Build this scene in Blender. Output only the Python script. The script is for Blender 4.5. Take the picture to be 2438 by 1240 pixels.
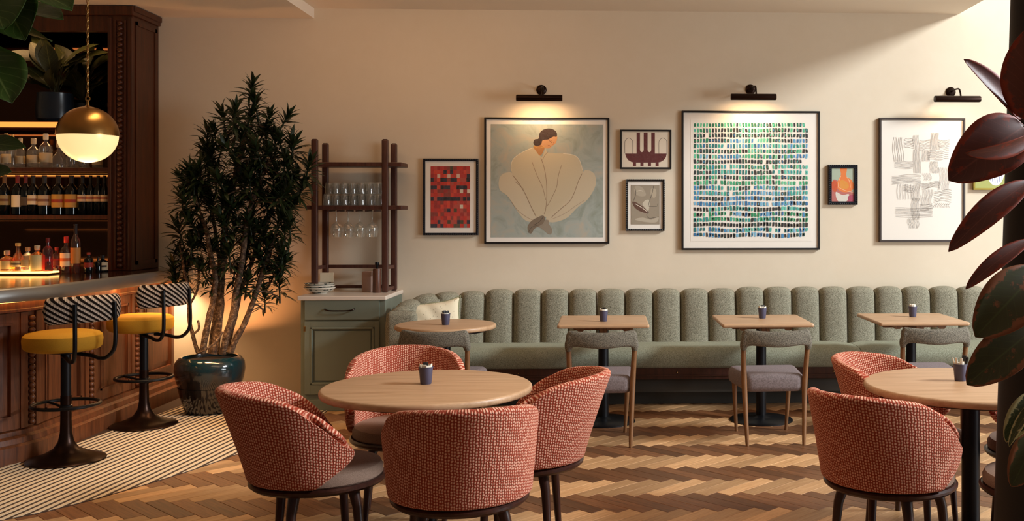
import bpy, bmesh, math, random
from mathutils import Vector, Matrix, noise
for o in list(bpy.data.objects): bpy.data.objects.remove(o)
C = bpy.context.scene.collection
PI = math.pi
def R(d): return math.radians(d)
# ---------------- camera ----------------
F = 2400.0; TH = R(2.5); CX = 1440 + F*math.tan(TH); CY = 510.0; H = 1.53
cam_d = bpy.data.cameras.new('camera'); cam = bpy.data.objects.new('camera', cam_d); C.objects.link(cam)
cam.location = (0, 0, H); cam.rotation_euler = (PI/2, 0, -TH)
cam_d.sensor_fit = 'HORIZONTAL'; cam_d.sensor_width = 36; cam_d.lens = F/2438*36
cam_d.shift_x = (1219 - CX)/2438; cam_d.shift_y = -(620 - CY)/2438
cam_d.clip_start = 0.05; cam_d.clip_end = 60
bpy.context.scene.camera = cam
# ---------------- world, daylight, exposure ----------------
W = 8.6                                   # the back wall stands at y = W
world = bpy.data.worlds.new('world'); bpy.context.scene.world = world; world.use_nodes = True
bg = world.node_tree.nodes['Background']; bg.inputs[0].default_value = (0.80, 0.76, 0.72, 1); bg.inputs[1].default_value = 0.07
vs = bpy.context.scene.view_settings
vs.view_transform = 'Standard'; vs.look = 'None'; vs.gamma = 1.0; vs.exposure = 0.0; vs.use_curve_mapping = False
def area(name, loc, target, sx, sy, power, col, spread=180):
    d = bpy.data.lights.new(name, 'AREA'); d.shape = 'RECTANGLE'; d.size = sx; d.size_y = sy; d.energy = power; d.color = col; d.spread = R(spread)
    o = bpy.data.objects.new(name, d); C.objects.link(o); o.location = loc
    o.rotation_euler = (Vector(target)-Vector(loc)).to_track_quat('-Z', 'Y').to_euler(); return o
def point(name, loc, power, col, r=0.05):
    d = bpy.data.lights.new(name, 'POINT'); d.energy = power; d.color = col; d.shadow_soft_size = r
    o = bpy.data.objects.new(name, d); C.objects.link(o); o.location = loc; return o
WARM = (1.0, 0.56, 0.24); WARM2 = (1.0, 0.66, 0.36); DAY = (0.89, 0.96, 1.0)
area('window_daylight', (9.6, 3.9, 6.15), (0.6, 7.2, 1.2), 2.3, 1.5, 1500, DAY)
area('window_sky_low', (7.2, 3.2, 1.5), (-0.5, 6.6, 1.9), 3.0, 2.2, 300, DAY)
area('room_warm_fill', (0.3, 4.6, 3.2), (0.3, 5.6, 0.0), 3.0, 1.6, 26, (1.0, 0.72, 0.47), 125)  # added warm fill for the middle of the room, no visible fixture
area('bar_warm_fill', (-2.9, 6.6, 3.1), (-2.9, 6.5, 0.0), 0.6, 1.4, 10, WARM2, 60)  # added unseen warm spot that brightens the mat along the bar
area('wall_warm_fill', (-1.9, 7.3, 3.22), (-1.7, 8.6, 2.1), 3.2, 0.2, 9.5, (1.0, 0.60, 0.32), 150)  # added unseen fill that warms the upper back wall
area('tree_uplight', (-3.0, 8.38, 0.46), (-2.95, 8.52, 2.6), 0.5, 0.08, 3.6, (1.0, 0.42, 0.15), 130)
# ---------------- helpers ----------------
def lin(c):
    if isinstance(c, str):
        c = tuple(int(c[i:i+2], 16)/255 for i in (0, 2, 4))
    return tuple((x/12.92 if x <= 0.04045 else ((x+0.055)/1.055)**2.4) for x in c) + (1.0,)
def ray(px, py):
    u = (px-CX)/F; v = (CY-py)/F
    return Vector((math.sin(TH)+math.cos(TH)*u, math.cos(TH)-math.sin(TH)*u, v))
def Q(px, py, Y):
    r = ray(px, py); return Vector((0, 0, H)) + r*(Y/r.y)
def P(px, py, z=0.0):
    r = ray(px, py); return Vector((0, 0, H)) + r*((z-H)/r.z)
def tag(o, label=None, cat=None, group=None, kind=None):
    for k, v in (('label', label), ('category', cat), ('group', group), ('kind', kind)):
        if v: o[k] = v
    return o
def thing(name, label, cat, loc=(0, 0, 0), rz=0, group=None):
    o = bpy.data.objects.new(name, None); C.objects.link(o); o.empty_display_size = 0.1
    o.location = loc; o.rotation_euler = (0, 0, rz); return tag(o, label, cat, group)
def link(name, me, parent=None):
    o = bpy.data.objects.new(name, me); C.objects.link(o)
    if parent: o.parent = parent
    return o
def obj(name, bm, mat, parent=None, smooth=True, angle=35, loc=None):
    if isinstance(bm, bmesh.types.BMesh):
        bmesh.ops.recalc_face_normals(bm, faces=bm.faces)
        me = bpy.data.meshes.new(name); bm.to_mesh(me); bm.free()
        if smooth:
            me.polygons.foreach_set('use_smooth', [True]*len(me.polygons))
            try: me.set_sharp_from_angle(angle=R(angle))
            except Exception: pass
        for m in (mat if isinstance(mat, (list, tuple)) else [mat]): me.materials.append(m)
    else: me = bm
    o = link(name, me, parent)
    if loc is not None: o.location = loc
    return o
def struct(name, bm, mat, smooth=False, parent=None):
    o = obj(name, bm, mat, parent, smooth)
    if not parent: o['kind'] = 'structure'
    return o
def children(o): return [c for c in o.children]
def dup(o, parent=None, loc=None, rz=None, label=None, group=None):
    c = o.copy(); C.objects.link(c)
    if parent: c.parent = parent
    if loc is not None: c.location = loc
    if rz is not None: c.rotation_euler = (0, 0, rz)
    if label: c['label'] = label
    if group: c['group'] = group
    for ch in list(o.children): dup(ch, c)
    return c
def bake(o):
    dg = bpy.context.evaluated_depsgraph_get(); me = bpy.data.meshes.new_from_object(o.evaluated_get(dg))
    old = o.data; o.modifiers.clear(); me.name = old.name; o.data = me; bpy.data.meshes.remove(old)
    me.polygons.foreach_set('use_smooth', [True]*len(me.polygons)); return o
B = bmesh.new
def box(bm, x0, x1, y0, y1, z0, z1, bev=0.0, seg=2, M=None):
    r = bmesh.ops.create_cube(bm, size=1.0); vs_ = r['verts']
    for v in vs_:
        v.co = Vector(((x0+x1)/2+v.co.x*(x1-x0), (y0+y1)/2+v.co.y*(y1-y0), (z0+z1)/2+v.co.z*(z1-z0)))
    if bev > 0:
        ed = list({e for v in vs_ for e in v.link_edges})
        g = bmesh.ops.bevel(bm, geom=ed, offset=bev, segments=seg, affect='EDGES', profile=0.5)
        vs_ = list({v for f in g['faces'] for v in f.verts} | {v for v in vs_ if v.is_valid})
    if M is not None: bmesh.ops.transform(bm, matrix=M, verts=vs_)
    return bm
def lathe(bm, prof, seg=32, c=(0, 0), M=None, sx=1, sy=1):
    rings = []; new = []
    for (r, z) in prof:
        if r < 1e-6:
            v = bm.verts.new((c[0], c[1], z)); rings.append([v]); new.append(v)
        else:
            ring = [bm.verts.new((c[0]+r*sx*math.cos(2*PI*i/seg), c[1]+r*sy*math.sin(2*PI*i/seg), z)) for i in range(seg)]
            rings.append(ring); new += ring
    for a, b in zip(rings[:-1], rings[1:]):
        for i in range(seg):
            j = (i+1) % seg
            if len(a) == 1 and len(b) == 1: continue
            if len(a) == 1: bm.faces.new((a[0], b[i], b[j]))
            elif len(b) == 1: bm.faces.new((a[i], a[j], b[0]))
            else: bm.faces.new((a[i], a[j], b[j], b[i]))
    if M is not None: bmesh.ops.transform(bm, matrix=M, verts=new)
    return bm
def grid(bm, rows, closed_u=False, closed_v=False, uvf=None):
    """rows[i][j] -> Vector ; builds quads, optional uv function uvf(i,j)"""
    V = [[bm.verts.new(p) for p in r] for r in rows]
    uvl = bm.loops.layers.uv.verify() if uvf else None
    n = len(V); m = len(V[0])
    for i in range(n if closed_u else n-1):
        for j in range(m if closed_v else m-1):
            i2 = (i+1) % n; j2 = (j+1) % m
            try: f = bm.faces.new((V[i][j], V[i2][j], V[i2][j2], V[i][j2]))
            except ValueError: continue
            if uvf:
                for l, (a, b) in zip(f.loops, ((i, j), (i+1, j), (i+1, j+1), (i, j+1))): l[uvl].uv = uvf(a, b)
    return V
def tube(bm, pts, rad, seg=10, caps=True, flat=1.0):
    pts = [Vector(p) for p in pts]; n = len(pts)
    if not isinstance(rad, (list, tuple)): rad = [rad]*n
    rows = []; T0 = (pts[1]-pts[0]).normalized()
    ref = Vector((0, 0, 1)) if abs(T0.z) < 0.9 else Vector((1, 0, 0))
    N = (ref-T0*ref.dot(T0)).normalized()
    for i in range(n):
        T = (pts[min(i+1, n-1)]-pts[max(i-1, 0)])
        if T.length < 1e-9: T = T0
        T = T.normalized(); N = (N-T*N.dot(T)).normalized(); Bn = T.cross(N)
        rows.append([pts[i]+(N*math.cos(2*PI*k/seg)+Bn*flat*math.sin(2*PI*k/seg))*rad[i] for k in range(seg)])
    V = grid(bm, rows, closed_v=True)
    if caps:
        try: bm.faces.new(V[0]); bm.faces.new(list(reversed(V[-1])))
        except ValueError: pass
    return bm
def catmull(pts, n=8, closed=False):
    P_ = [Vector(p) for p in pts]; m = len(P_); out = []
    for i in range(m if closed else m-1):
        if closed: a, b, c, d = P_[(i-1) % m], P_[i], P_[(i+1) % m], P_[(i+2) % m]
        else: a, b, c, d = P_[max(i-1, 0)], P_[i], P_[i+1], P_[min(i+2, m-1)]
        for k in range(n):
            t = k/n
            out.append(0.5*((2*b)+(c-a)*t+(2*a-5*b+4*c-d)*t*t+(3*b-a-3*c+d)*t**3))
    if not closed: out.append(P_[-1].copy())
    return out
def prism(bm, pts, z0, z1, M=None):
    lo = [bm.verts.new((p[0], p[1], z0)) for p in pts]; hi = [bm.verts.new((p[0], p[1], z1)) for p in pts]; n = len(pts)
    bm.faces.new(list(reversed(lo))); bm.faces.new(hi)
    for i in range(n): bm.faces.new((lo[i], lo[(i+1) % n], hi[(i+1) % n], hi[i]))
    if M is not None: bmesh.ops.transform(bm, matrix=M, verts=lo+hi)
    return bm
def ball(bm, c, r, seg=10, rings=6, sc=(1, 1, 1)):
    M = Matrix.Translation(c) @ Matrix.Diagonal((sc[0], sc[1], sc[2], 1))
    bmesh.ops.create_uvsphere(bm, u_segments=seg, v_segments=rings, radius=r, matrix=M); return bm
def rounded(hx, hy, r, n=6):
    out = []
    for (cx, cy, a0) in ((hx-r, hy-r, 0), (-hx+r, hy-r, 90), (-hx+r, -hy+r, 180), (hx-r, -hy+r, 270)):
        for k in range(n+1):
            a = R(a0+90*k/n); out.append((cx+r*math.cos(a), cy+r*math.sin(a)))
    return out
def slab(bm, outline, z0, z1, rad, n=4, M=None):
    """plan outline (ccw), edge rounded with radius rad top and bottom (scaled towards centroid offset)"""
    pts = [Vector((p[0], p[1])) for p in outline]; m = len(pts)
    nor = []
    for i in range(m):
        t = (pts[(i+1) % m]-pts[i-1]); nor.append(Vector((t.y, -t.x)).normalized())
    rows = []
    rad = min(rad, (z1-z0)/2)
    for k in range(n+1):
        a = PI/2*k/n; rows.append((rad*(1-math.sin(a)), z0+rad*(1-math.cos(a))))
    for k in range(n+1):
        a = PI/2*k/n; rows.append((rad*(1-math.cos(a)), z1-rad+rad*math.sin(a)))
    G = [[(pts[i].x-nor[i].x*d, pts[i].y-nor[i].y*d, z) for i in range(m)] for d, z in rows]
    V = grid(bm, G, closed_v=True)
    bm.faces.new(list(reversed(V[0]))); bm.faces.new(V[-1])
    if M is not None: bmesh.ops.transform(bm, matrix=M, verts=[v for r in V for v in r])
    return bm
# ---------------- materials ----------------
class N:
    def __init__(s, name):
        s.m = bpy.data.materials.new(name); s.m.use_nodes = True; s.t = s.m.node_tree; s.t.nodes.clear()
        s.out = s.t.nodes.new('ShaderNodeOutputMaterial')
    def n(s, typ, ins=None, **kw):
        nd = s.t.nodes.new('ShaderNode'+typ)
        for k, v in kw.items(): setattr(nd, k, v)
        if ins:
            for k, v in ins.items(): s.set(nd, k, v)
        return nd
    def set(s, nd, k, v):
        i = nd.inputs[k]
        if isinstance(v, bpy.types.NodeSocket): s.t.links.new(v, i)
        elif isinstance(v, bpy.types.Node): s.t.links.new(v.outputs[0], i)
        else: i.default_value = v
    def math(s, op, a, b=0.0, c=None):
        nd = s.n('Math', {0: a, 1: b}, operation=op)
        if c is not None: s.set(nd, 2, c)
        return nd.outputs[0]
    def mix(s, f, a, b, mode='MIX'):
        nd = s.n('Mix', data_type='RGBA', blend_type=mode); s.set(nd, 0, f); s.set(nd, 6, a); s.set(nd, 7, b); return nd.outputs[2]
    def ramp(s, f, stops):
        nd = s.n('ValToRGB', {0: f}); e = nd.color_ramp.elements
        e[0].position, e[0].color = stops[0][0], stops[0][1]; e[1].position, e[1].color = stops[-1][0], stops[-1][1]
        for p, c in stops[1:-1]:
            x = e.new(p); x.color = c
        return nd.outputs[0]
    def tex(s, kind='Object', scale=(1, 1, 1), rot=(0, 0, 0)):
        tc = s.n('TexCoord'); return s.n('Mapping', {0: tc.outputs[kind], 'Scale': scale, 'Rotation': rot}).outputs[0]
    def noise(s, vec, scale, detail=3, rough=0.5, out=0, dist=0.0):
        return s.n('TexNoise', {'Vector': vec, 'Scale': scale, 'Detail': detail, 'Roughness': rough, 'Distortion': dist}).outputs[out]
    def bump(s, h, st=0.3, dist=0.01): return s.n('Bump', {'Height': h, 'Strength': st, 'Distance': dist}).outputs[0]
    def bsdf(s, **kw):
        nd = s.n('BsdfPrincipled')
        for k, v in kw.items(): s.set(nd, k.replace('_', ' '), v)
        s.t.links.new(nd.outputs[0], s.out.inputs[0]); return nd
def plain(name, col, rough=0.5, metal=0.0, bump=0.0, bscale=60, var=0.12, **kw):
    n = N(name); v = n.tex('Object'); nz = n.noise(v, bscale, 4)
    c = lin(col); c2 = tuple(x*(1-var) for x in c[:3])+(1,)
    big = n.noise(v, 3.0, 2); colr = n.mix(big, c, c2)
    ins = dict(Base_Color=colr, Roughness=rough, Metallic=metal)
    if bump: ins['Normal'] = n.bump(nz, bump, 0.004)
    ins.update(kw); n.bsdf(**ins); return n.m
def wood(name, a, b, scale=1.0, rough=0.4, axis='X', kind='Object', spec=0.5, tone=None, coat=0.0):
    n = N(name)
    sc = {'X': (1, 14, 14), 'Y': (14, 1, 14), 'Z': (14, 14, 1)}[axis]
    v = n.tex(kind, tuple(x*scale for x in sc))
    g = n.noise(v, 2.2, 6, 0.6, dist=0.8); f = n.noise(v, 14, 3, 0.6)
    fac = n.math('ADD', n.math('MULTIPLY', g, 0.8), n.math('MULTIPLY', f, 0.25))
    c = n.ramp(fac, [(0.32, lin(b)), (0.68, lin(a))])
    n.bsdf(Base_Color=c, Roughness=rough, Normal=n.bump(fac, 0.12, 0.003), Specular_IOR_Level=spec, Coat_Weight=coat, Coat_Roughness=0.2)
    return n.m
def fabric(name, a, b, scale=500, rough=0.95, sheen=0.3, bump=0.5, nap=0.0, fade=(6.0, 0.25)):
    n = N(name); v = n.tex('Object'); nz = n.noise(v, scale, 3, 0.7); big = n.noise(v, fade[0], 3)
    c = n.mix(n.ramp(nz, [(0.35, (0, 0, 0, 1)), (0.65, (1, 1, 1, 1))]), lin(b), lin(a))
    c = n.mix(n.math('MULTIPLY', big, fade[1]), c, lin(b))
    n.bsdf(Base_Color=c, Roughness=rough, Normal=n.bump(nz, bump, 0.003), Sheen_Weight=sheen, Sheen_Roughness=0.4, Sheen_Tint=lin(a), Specular_IOR_Level=0.15)
    return n.m
def glass(name, tint=(1, 1, 1, 1), rough=0.02, f0=0.05, edge=0.6, milk=0.03):
    n = N(name); tr = n.n('BsdfTransparent', {0: tint}); gl = n.n('BsdfGlossy', {0: (1, 1, 1, 1), 'Roughness': rough})
    lw = n.n('LayerWeight', {0: 0.45}); df = n.n('BsdfDiffuse', {0: (0.95, 0.9, 0.82, 1)})
    fac = n.math('ADD', f0, n.math('MULTIPLY', n.math('POWER', lw.outputs[1], 4.0), edge))
    tr = n.n('MixShader', {0: milk, 1: tr.outputs[0], 2: df.outputs[0]}); mx = n.n('MixShader', {0: fac, 1: tr.outputs[0], 2: gl.outputs[0]}); n.t.links.new(mx.outputs[0], n.out.inputs[0]); return n.m
def emit(name, col, st):
    n = N(name); e = n.n('Emission', {0: lin(col), 1: st}); n.t.links.new(e.outputs[0], n.out.inputs[0]); return n.m
M = {}
# plaster
n = N('plaster'); v = n.tex('Object'); a = n.noise(v, 1.3, 5, 0.6); b_ = n.noise(v, 9, 5, 0.65)
n.bsdf(Base_Color=n.mix(n.math('ADD', n.math('MULTIPLY', a, 0.6), n.math('MULTIPLY', b_, 0.4)), lin('e2d3bd'), lin('d6c4aa')), Roughness=0.85,
       Normal=n.bump(b_, 0.12, 0.006), Specular_IOR_Level=0.2); M['plaster'] = n.m
M['ceiling'] = plain('ceiling_paint', 'efe2d0', 0.9, bump=0.03, bscale=20, var=0.05)
M['white_trim'] = plain('white_trim', 'e9dfce', 0.6, var=0.04)
M['dark_floor'] = plain('underfloor', '1c120b', 0.9)
# parquet: grain follows the uv of each plank, tone from a per-plank value
def parquet(name, light, dark):
    n = N(name); tc = n.n('TexCoord'); oi = n.n('ObjectInfo'); at = n.n('Attribute', attribute_name='rnd')
    r = n.math('FRACT', n.math('ADD', oi.outputs['Random'], at.outputs['Fac']))
    off = n.n('CombineXYZ', {0: n.math('MULTIPLY', r, 37.0), 1: n.math('MULTIPLY', r, 91.0), 2: 0.0})
    v = n.n('VectorMath', {0: tc.outputs['UV'], 1: off.outputs[0]}, operation='ADD').outputs[0]
    v = n.n('Mapping', {0: v, 'Scale': (3, 42, 1)}).outputs[0]
    g = n.noise(v, 1.6, 6, 0.62, dist=0.6); f = n.noise(v, 9, 3, 0.6)
    c = n.ramp(n.math('ADD', n.math('MULTIPLY', g, 0.75), n.math('MULTIPLY', f, 0.3)), [(0.3, lin(dark)), (0.72, lin(light))])
    tone = n.math('ADD', 0.62, n.math('MULTIPLY', r, 0.6))
    c = n.mix(1.0, c, n.n('CombineXYZ', {0: tone, 1: tone, 2: tone}).outputs[0], 'MULTIPLY')
    n.bsdf(Base_Color=c, Roughness=n.math('ADD', 0.34, n.math('MULTIPLY', f, 0.14)), Normal=n.bump(g, 0.1, 0.002), Specular_IOR_Level=0.45); return n.m
M['plank_lit'] = parquet('oak_plank_sheen_lit', 'deb282', 'ad7c4e')  # same oak, raking-light sheen of this plank direction put into the colour
M['plank_dim'] = parquet('oak_plank_sheen_dim', '8e5e3b', '50301b')  # same oak, the direction without sheen, its dimness put into the colour
M['walnut'] = wood('bar_walnut', '7a4424', '3f2011', 1.2, 0.42, 'Z')
M['mahogany'] = wood('mahogany_carved', '58290f', '2b1208', 1.2, 0.4, 'Z')
M['oak'] = wood('oak_top', 'cda782', 'ad8560', 0.9, 0.42, 'X')
M['oak_edge'] = M['oak']
M['beech'] = wood('chair_leg_wood', '8d623c', '5c3b20', 1.6, 0.45, 'Z')
M['espresso'] = wood('espresso_wood', '432218', '25100b', 1.6, 0.35, 'Z')
M['darkframe'] = wood('dark_frame_wood', '3a2a22', '1f1511', 2, 0.4, 'X')
M['rack'] = wood('rack_wood', '5a3428', '371b14', 1.6, 0.45, 'Z')
M['sage'] = plain('sage_paint', '6d7365', 0.5, bump=0.02, var=0.05)
M['marble'] = plain('cream_marble', 'e3d2c2', 0.25, var=0.08)
M['black'] = plain('black_metal', '17171a', 0.38, 0.6, var=0.0)
M['blackpaint'] = plain('column_paint', '14110f', 0.6, 0.0, var=0.05)
M['bronze'] = plain('bronze_metal', '2c1a12', 0.32, 0.8, var=0.1)
M['brass'] = plain('aged_brass', 'b08850', 0.3, 1.0, var=0.1)
M['pewter'] = plain('counter_metal', '8d8a86', 0.36, 0.55, bump=0.03, bscale=8, var=0.18)
M['countertop'] = plain('counter_top_dark', '3a231a', 0.12, 0.2, var=0.2)
M['yellow'] = fabric('mustard_velvet', 'bf9130', '9a6c1a', 700, 0.8, 0.6, 0.1)
M['seat_mauve'] = fabric('mauve_velvet', '9d8272', '7d6556', 300, 0.85, 0.5, 0.15)
M['seat_grey'] = fabric('grey_velvet', '86797a', '655a58', 120, 0.85, 0.5, 0.15)
M['grey_tweed'] = fabric('grey_tweed', '9c9484', '37322c', 230, 0.95, 0.2, 0.9)
M['bench'] = fabric('sage_chenille', 'b6b09a', '4f4a3b', 210, 0.95, 0.3, 0.9)
M['bench_seat'] = fabric('sage_chenille_seat', 'adad98', '63634f', 210, 0.9, 0.5, 0.4, fade=(3.0, 0.5))
# coral weave, uv in metres
def coral():
    n = N('coral_weave'); tc = n.n('TexCoord'); s = n.n('SeparateXYZ', {0: tc.outputs['UV']})
    u = n.math('DIVIDE', s.outputs[0], 0.0110); vv = n.math('DIVIDE', s.outputs[1], 0.0124)
    wob = n.noise(tc.outputs['UV'], 45, 2); u = n.math('ADD', u, n.math('MULTIPLY', wob, 1.1))
    pair = n.math('FLOOR', n.math('MULTIPLY', u, 0.5)); vv = n.math('ADD', vv, n.math('ADD', n.math('MULTIPLY', pair, 0.36), n.math('MULTIPLY', wob, 0.5)))
    fu = n.math('SUBTRACT', n.math('FRACT', u), 0.5); fv = n.math('SUBTRACT', n.math('FRACT', vv), 0.5)
    d = n.math('SQRT', n.math('ADD', n.math('POWER', n.math('ABSOLUTE', n.math('MULTIPLY', fu, 1.0)), 2.0), n.math('POWER', n.math('ABSOLUTE', n.math('MULTIPLY', fv, 0.88)), 2.0)))
    m = n.n('MapRange', {0: d, 1: 0.20, 2: 0.43, 3: 1.0, 4: 0.0}).outputs[0]
    nz = n.noise(n.tex('Object'), 900, 2, 0.7)
    thread = n.mix(nz, lin('fbc9b0'), lin('e8a488')); c = n.mix(m, n.mix(nz, lin('b24731'), lin('842e1f')), thread)
    n.bsdf(Base_Color=c, Roughness=0.95, Normal=n.bump(m, 0.7, 0.003), Sheen_Weight=0.35, Sheen_Roughness=0.5, Sheen_Tint=lin('f0b090'), Specular_IOR_Level=0.1); return n.m
M['coral'] = coral()
def hound():
    n = N('houndstooth_weave'); tc = n.n('TexCoord'); s = n.n('SeparateXYZ', {0: tc.outputs['UV']})
    u, vv = s.outputs[0], s.outputs[1]
    st = n.math('FRACT', n.math('DIVIDE', n.math('ADD', n.math('MULTIPLY', u, 0.62), vv), 0.0330))
    a = n.math('GREATER_THAN', st, 0.5)
    tooth = n.math('GREATER_THAN', n.math('FRACT', n.math('DIVIDE', u, 0.0150)), 0.5)
    edge = n.math('MULTIPLY', tooth, n.math('GREATER_THAN', n.math('FRACT', n.math('ADD', st, 0.16)), 0.52))
    m = n.math('MULTIPLY', a, n.math('ADD', n.math('MULTIPLY', edge, 0.45), 0.55))
    nz = n.noise(n.tex('Object'), 800, 2)
    c = n.mix(m, lin('17110f'), n.mix(nz, lin('d9cabb'), lin('b3a295')))
    n.bsdf(Base_Color=c, Roughness=0.95, Normal=n.bump(m, 0.4, 0.002), Specular_IOR_Level=0.1); return n.m
M['hound'] = hound()
# prints: face colours of flat ink shapes
n = N('print_ink'); at = n.n('Attribute', attribute_name='ink'); nz = n.noise(n.tex('Object'), 60, 4)
n.bsdf(Base_Color=n.mix(n.math('MULTIPLY', nz, 0.25), at.outputs[0], n.mix(0.5, at.outputs[0], (0.5, 0.45, 0.4, 1))), Roughness=0.8, Specular_IOR_Level=0.2); M['ink'] = n.m
n = N('watercolour_ground'); v = n.tex('Object'); a = n.noise(v, 5, 5, 0.6, dist=1.5); z = n.n('SeparateXYZ', {0: v}).outputs[2]
c = n.ramp(a, [(0.3, lin('8b9182')), (0.5, lin('a0a59c')), (0.72, lin('b3a692'))])
n.bsdf(Base_Color=c, Roughness=0.8); M['wash'] = n.m
M['paper'] = plain('mat_board', 'efe6da', 0.85, var=0.03)
M['navyframe'] = plain('navy_black_frame', '15171f', 0.3, 0.1, var=0.0)
M['blackframe'] = plain('black_frame', '171210', 0.4, 0.0, var=0.0)
M['brownframe'] = plain('umber_frame', '3b2e28', 0.45, 0.0, var=0.1)
M['goldframe'] = plain('gold_frame', 'a08a3c', 0.35, 0.7, var=0.1)
M['pane'] = glass('picture_glass', (1, 1, 1, 1), 0.03, 0.025, 0.12, 0.0)
M['glass'] = glass('clear_glass', (0.96, 0.97, 0.96, 1), 0.03, 0.08, 0.8, 0.06)
M['amber'] = glass('amber_glass', (0.85, 0.42, 0.10, 1), 0.04, 0.05, 0.6)
M['redglass'] = glass('red_glass', (0.85, 0.09, 0.03, 1), 0.04, 0.05, 0.6)
M['wineglass_dark'] = plain('dark_bottle_glass', '0b0f12', 0.08, 0.0, var=0.0)
M['navy_cup'] = plain('slate_blue_ceramic', '4a4860', 0.45, var=0.08)
M['sachet'] = plain('paper_sachet', 'efe6d6', 0.8, var=0.05)
M['blacksachet'] = plain('black_sachet', '1d1a1c', 0.6, var=0.0)
M['soil'] = plain('soil', '2a1a10', 0.95, bump=0.6, bscale=120, var=0.4)
n = N('dracaena_bark'); v = n.tex('Object'); a = n.noise(v, 42, 5, 0.7); n.bsdf(Base_Color=n.ramp(a, [(0.36, lin('2e2019')), (0.52, lin('5c4534')), (0.66, lin('a08468'))]), Roughness=0.85, Normal=n.bump(a, 0.8, 0.006)); M['bark'] = n.m
def leafmat(name, a, b, vein=None, rough=0.4, spots=None):
    n = N(name); tc = n.n('TexCoord'); s = n.n('SeparateXYZ', {0: tc.outputs['UV']})
    nz = n.noise(n.tex('Object'), 9, 4); c = n.mix(nz, lin(a), lin(b))
    oi = n.n('ObjectInfo')
    if vein:
        mid = n.n('MapRange', {0: n.math('ABSOLUTE', n.math('SUBTRACT', s.outputs[1], 0.5)), 1: 0.0, 2: 0.03, 3: 1.0, 4: 0.0}).outputs[0]
        sv = n.math('FRACT', n.math('MULTIPLY', n.math('ADD', s.outputs[0], n.math('MULTIPLY', n.math('ABSOLUTE', n.math('SUBTRACT', s.outputs[1], 0.5)), -0.5)), 9.0))
        side = n.n('MapRange', {0: sv, 1: 0.0, 2: 0.12, 3: 0.55, 4: 0.0}).outputs[0]
        c = n.mix(n.math('MULTIPLY', n.math('MAXIMUM', mid, side), 0.6), c, lin(vein))
    if spots:
        ed = n.n('MapRange', {0: n.math('ABSOLUTE', n.math('SUBTRACT', s.outputs[1], 0.5)), 1: 0.30, 2: 0.5, 3: 0.0, 4: 1.0}).outputs[0]
        sp = n.noise(n.tex('Object'), 24, 4, 0.7)
        m = n.n('MapRange', {0: n.math('ADD', sp, n.math('MULTIPLY', ed, 0.30)), 1: 0.60, 2: 0.68, 3: 0.0, 4: 1.0}).outputs[0]
        c = n.mix(m, c, lin(spots))
    n.bsdf(Base_Color=c, Roughness=rough, Specular_IOR_Level=0.4); return n.m
M['leaf_dark'] = leafmat('dracaena_leaf', '2b3a1c', '141f0d', None, 0.45)
M['leaf_fig'] = leafmat('fiddle_leaf', '4e6a2a', '2b4417', '93a860', 0.4)
M['leaf_rubber'] = leafmat('burgundy_rubber_leaf', '8a4c42', '53302a', '9a5a4c', 0.5, 'a5432c')
M['leaf_rubber_green'] = leafmat('green_rubber_leaf', '55532a', '35331a', '5d6a34', 0.42, '9a5a35')
M['leaf_varieg'] = leafmat('variegated_rubber_leaf', '4a5128', '23280f', '8a8a52', 0.42, 'cbbd86')
# glazed pot
n = N('teal_glaze'); v = n.tex('Object'); a = n.noise(v, 3.2, 4, 0.6, dist=0.8); z = n.n('SeparateXYZ', {0: v}).outputs[2]
c = n.ramp(n.math('ADD', n.math('MULTIPLY', a, 0.7), n.math('MULTIPLY', z, 0.9)), [(0.42, lin('241d18')), (0.58, lin('2f2a26')), (0.72, lin('0e2c34'))])
n.bsdf(Base_Color=c, Roughness=0.12, Coat_Weight=0.6); M['teal'] = n.m
M['bluepot'] = plain('dark_blue_pot', '1c2530', 0.25, var=0.2)
random.seed(7)
# =============== SETTING ===============
bm = B(); box(bm, -7.5, 7.5, W, W+0.2, -0.05, 4.8); struct('wall_back', bm, M['plaster'])
XB = Q(748, 44, W).x; ZC = Q(748, 20, W).z; ZD = Q(748, 44, W).z
XE = Q(2283, 20, W).x                       # the main ceiling ends here, the bay beyond is taller
bm = B(); box(bm, XB, XE, -1.5, W, ZC, ZC+0.25); c = struct('ceiling', bm, M['ceiling'])
bm = B(); box(bm, -7.5, XB, -1.5, W, ZD, ZC+0.25); struct('ceiling', bm, M['ceiling'])
bm = B(); box(bm, XE-0.02, XE+0.02, -1.5, W, ZC+0.25, 4.75); struct('trim_1', bm, M['ceiling'])
bm = B(); box(bm, XE-0.02, 5.4, -1.5, W, 4.75, 4.9); struct('ceiling', bm, M['ceiling'])
# window wall on the right: tall steel-framed windows
XR = 5.2
bm = B(); box(bm, XR, XR+0.2, -1.5, W, -0.05, 0.35); box(bm, XR, XR+0.2, 7.9, W, 0.35, 4.8)
struct('wall_right', bm, M['plaster'])
for k, (y0, y1) in enumerate(((-1.4, 1.6), (1.7, 4.7), (4.8, 7.8))):
    bm = B()
    for z in (0.35, 1.9, 4.7): box(bm, XR+0.06, XR+0.12, y0, y1, z, z+0.06)
    for y in (y0, (y0+y1)/2, y1-0.06): box(bm, XR+0.05, XR+0.13, y, y+0.06, 0.35, 4.75)
    struct('window_%d' % (k+1), bm, M['black'])
bm = B(); box(bm, -7.7, -7.5, -1.5, W, -0.05, 4.8); struct('wall_left', bm, M['plaster'])
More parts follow.
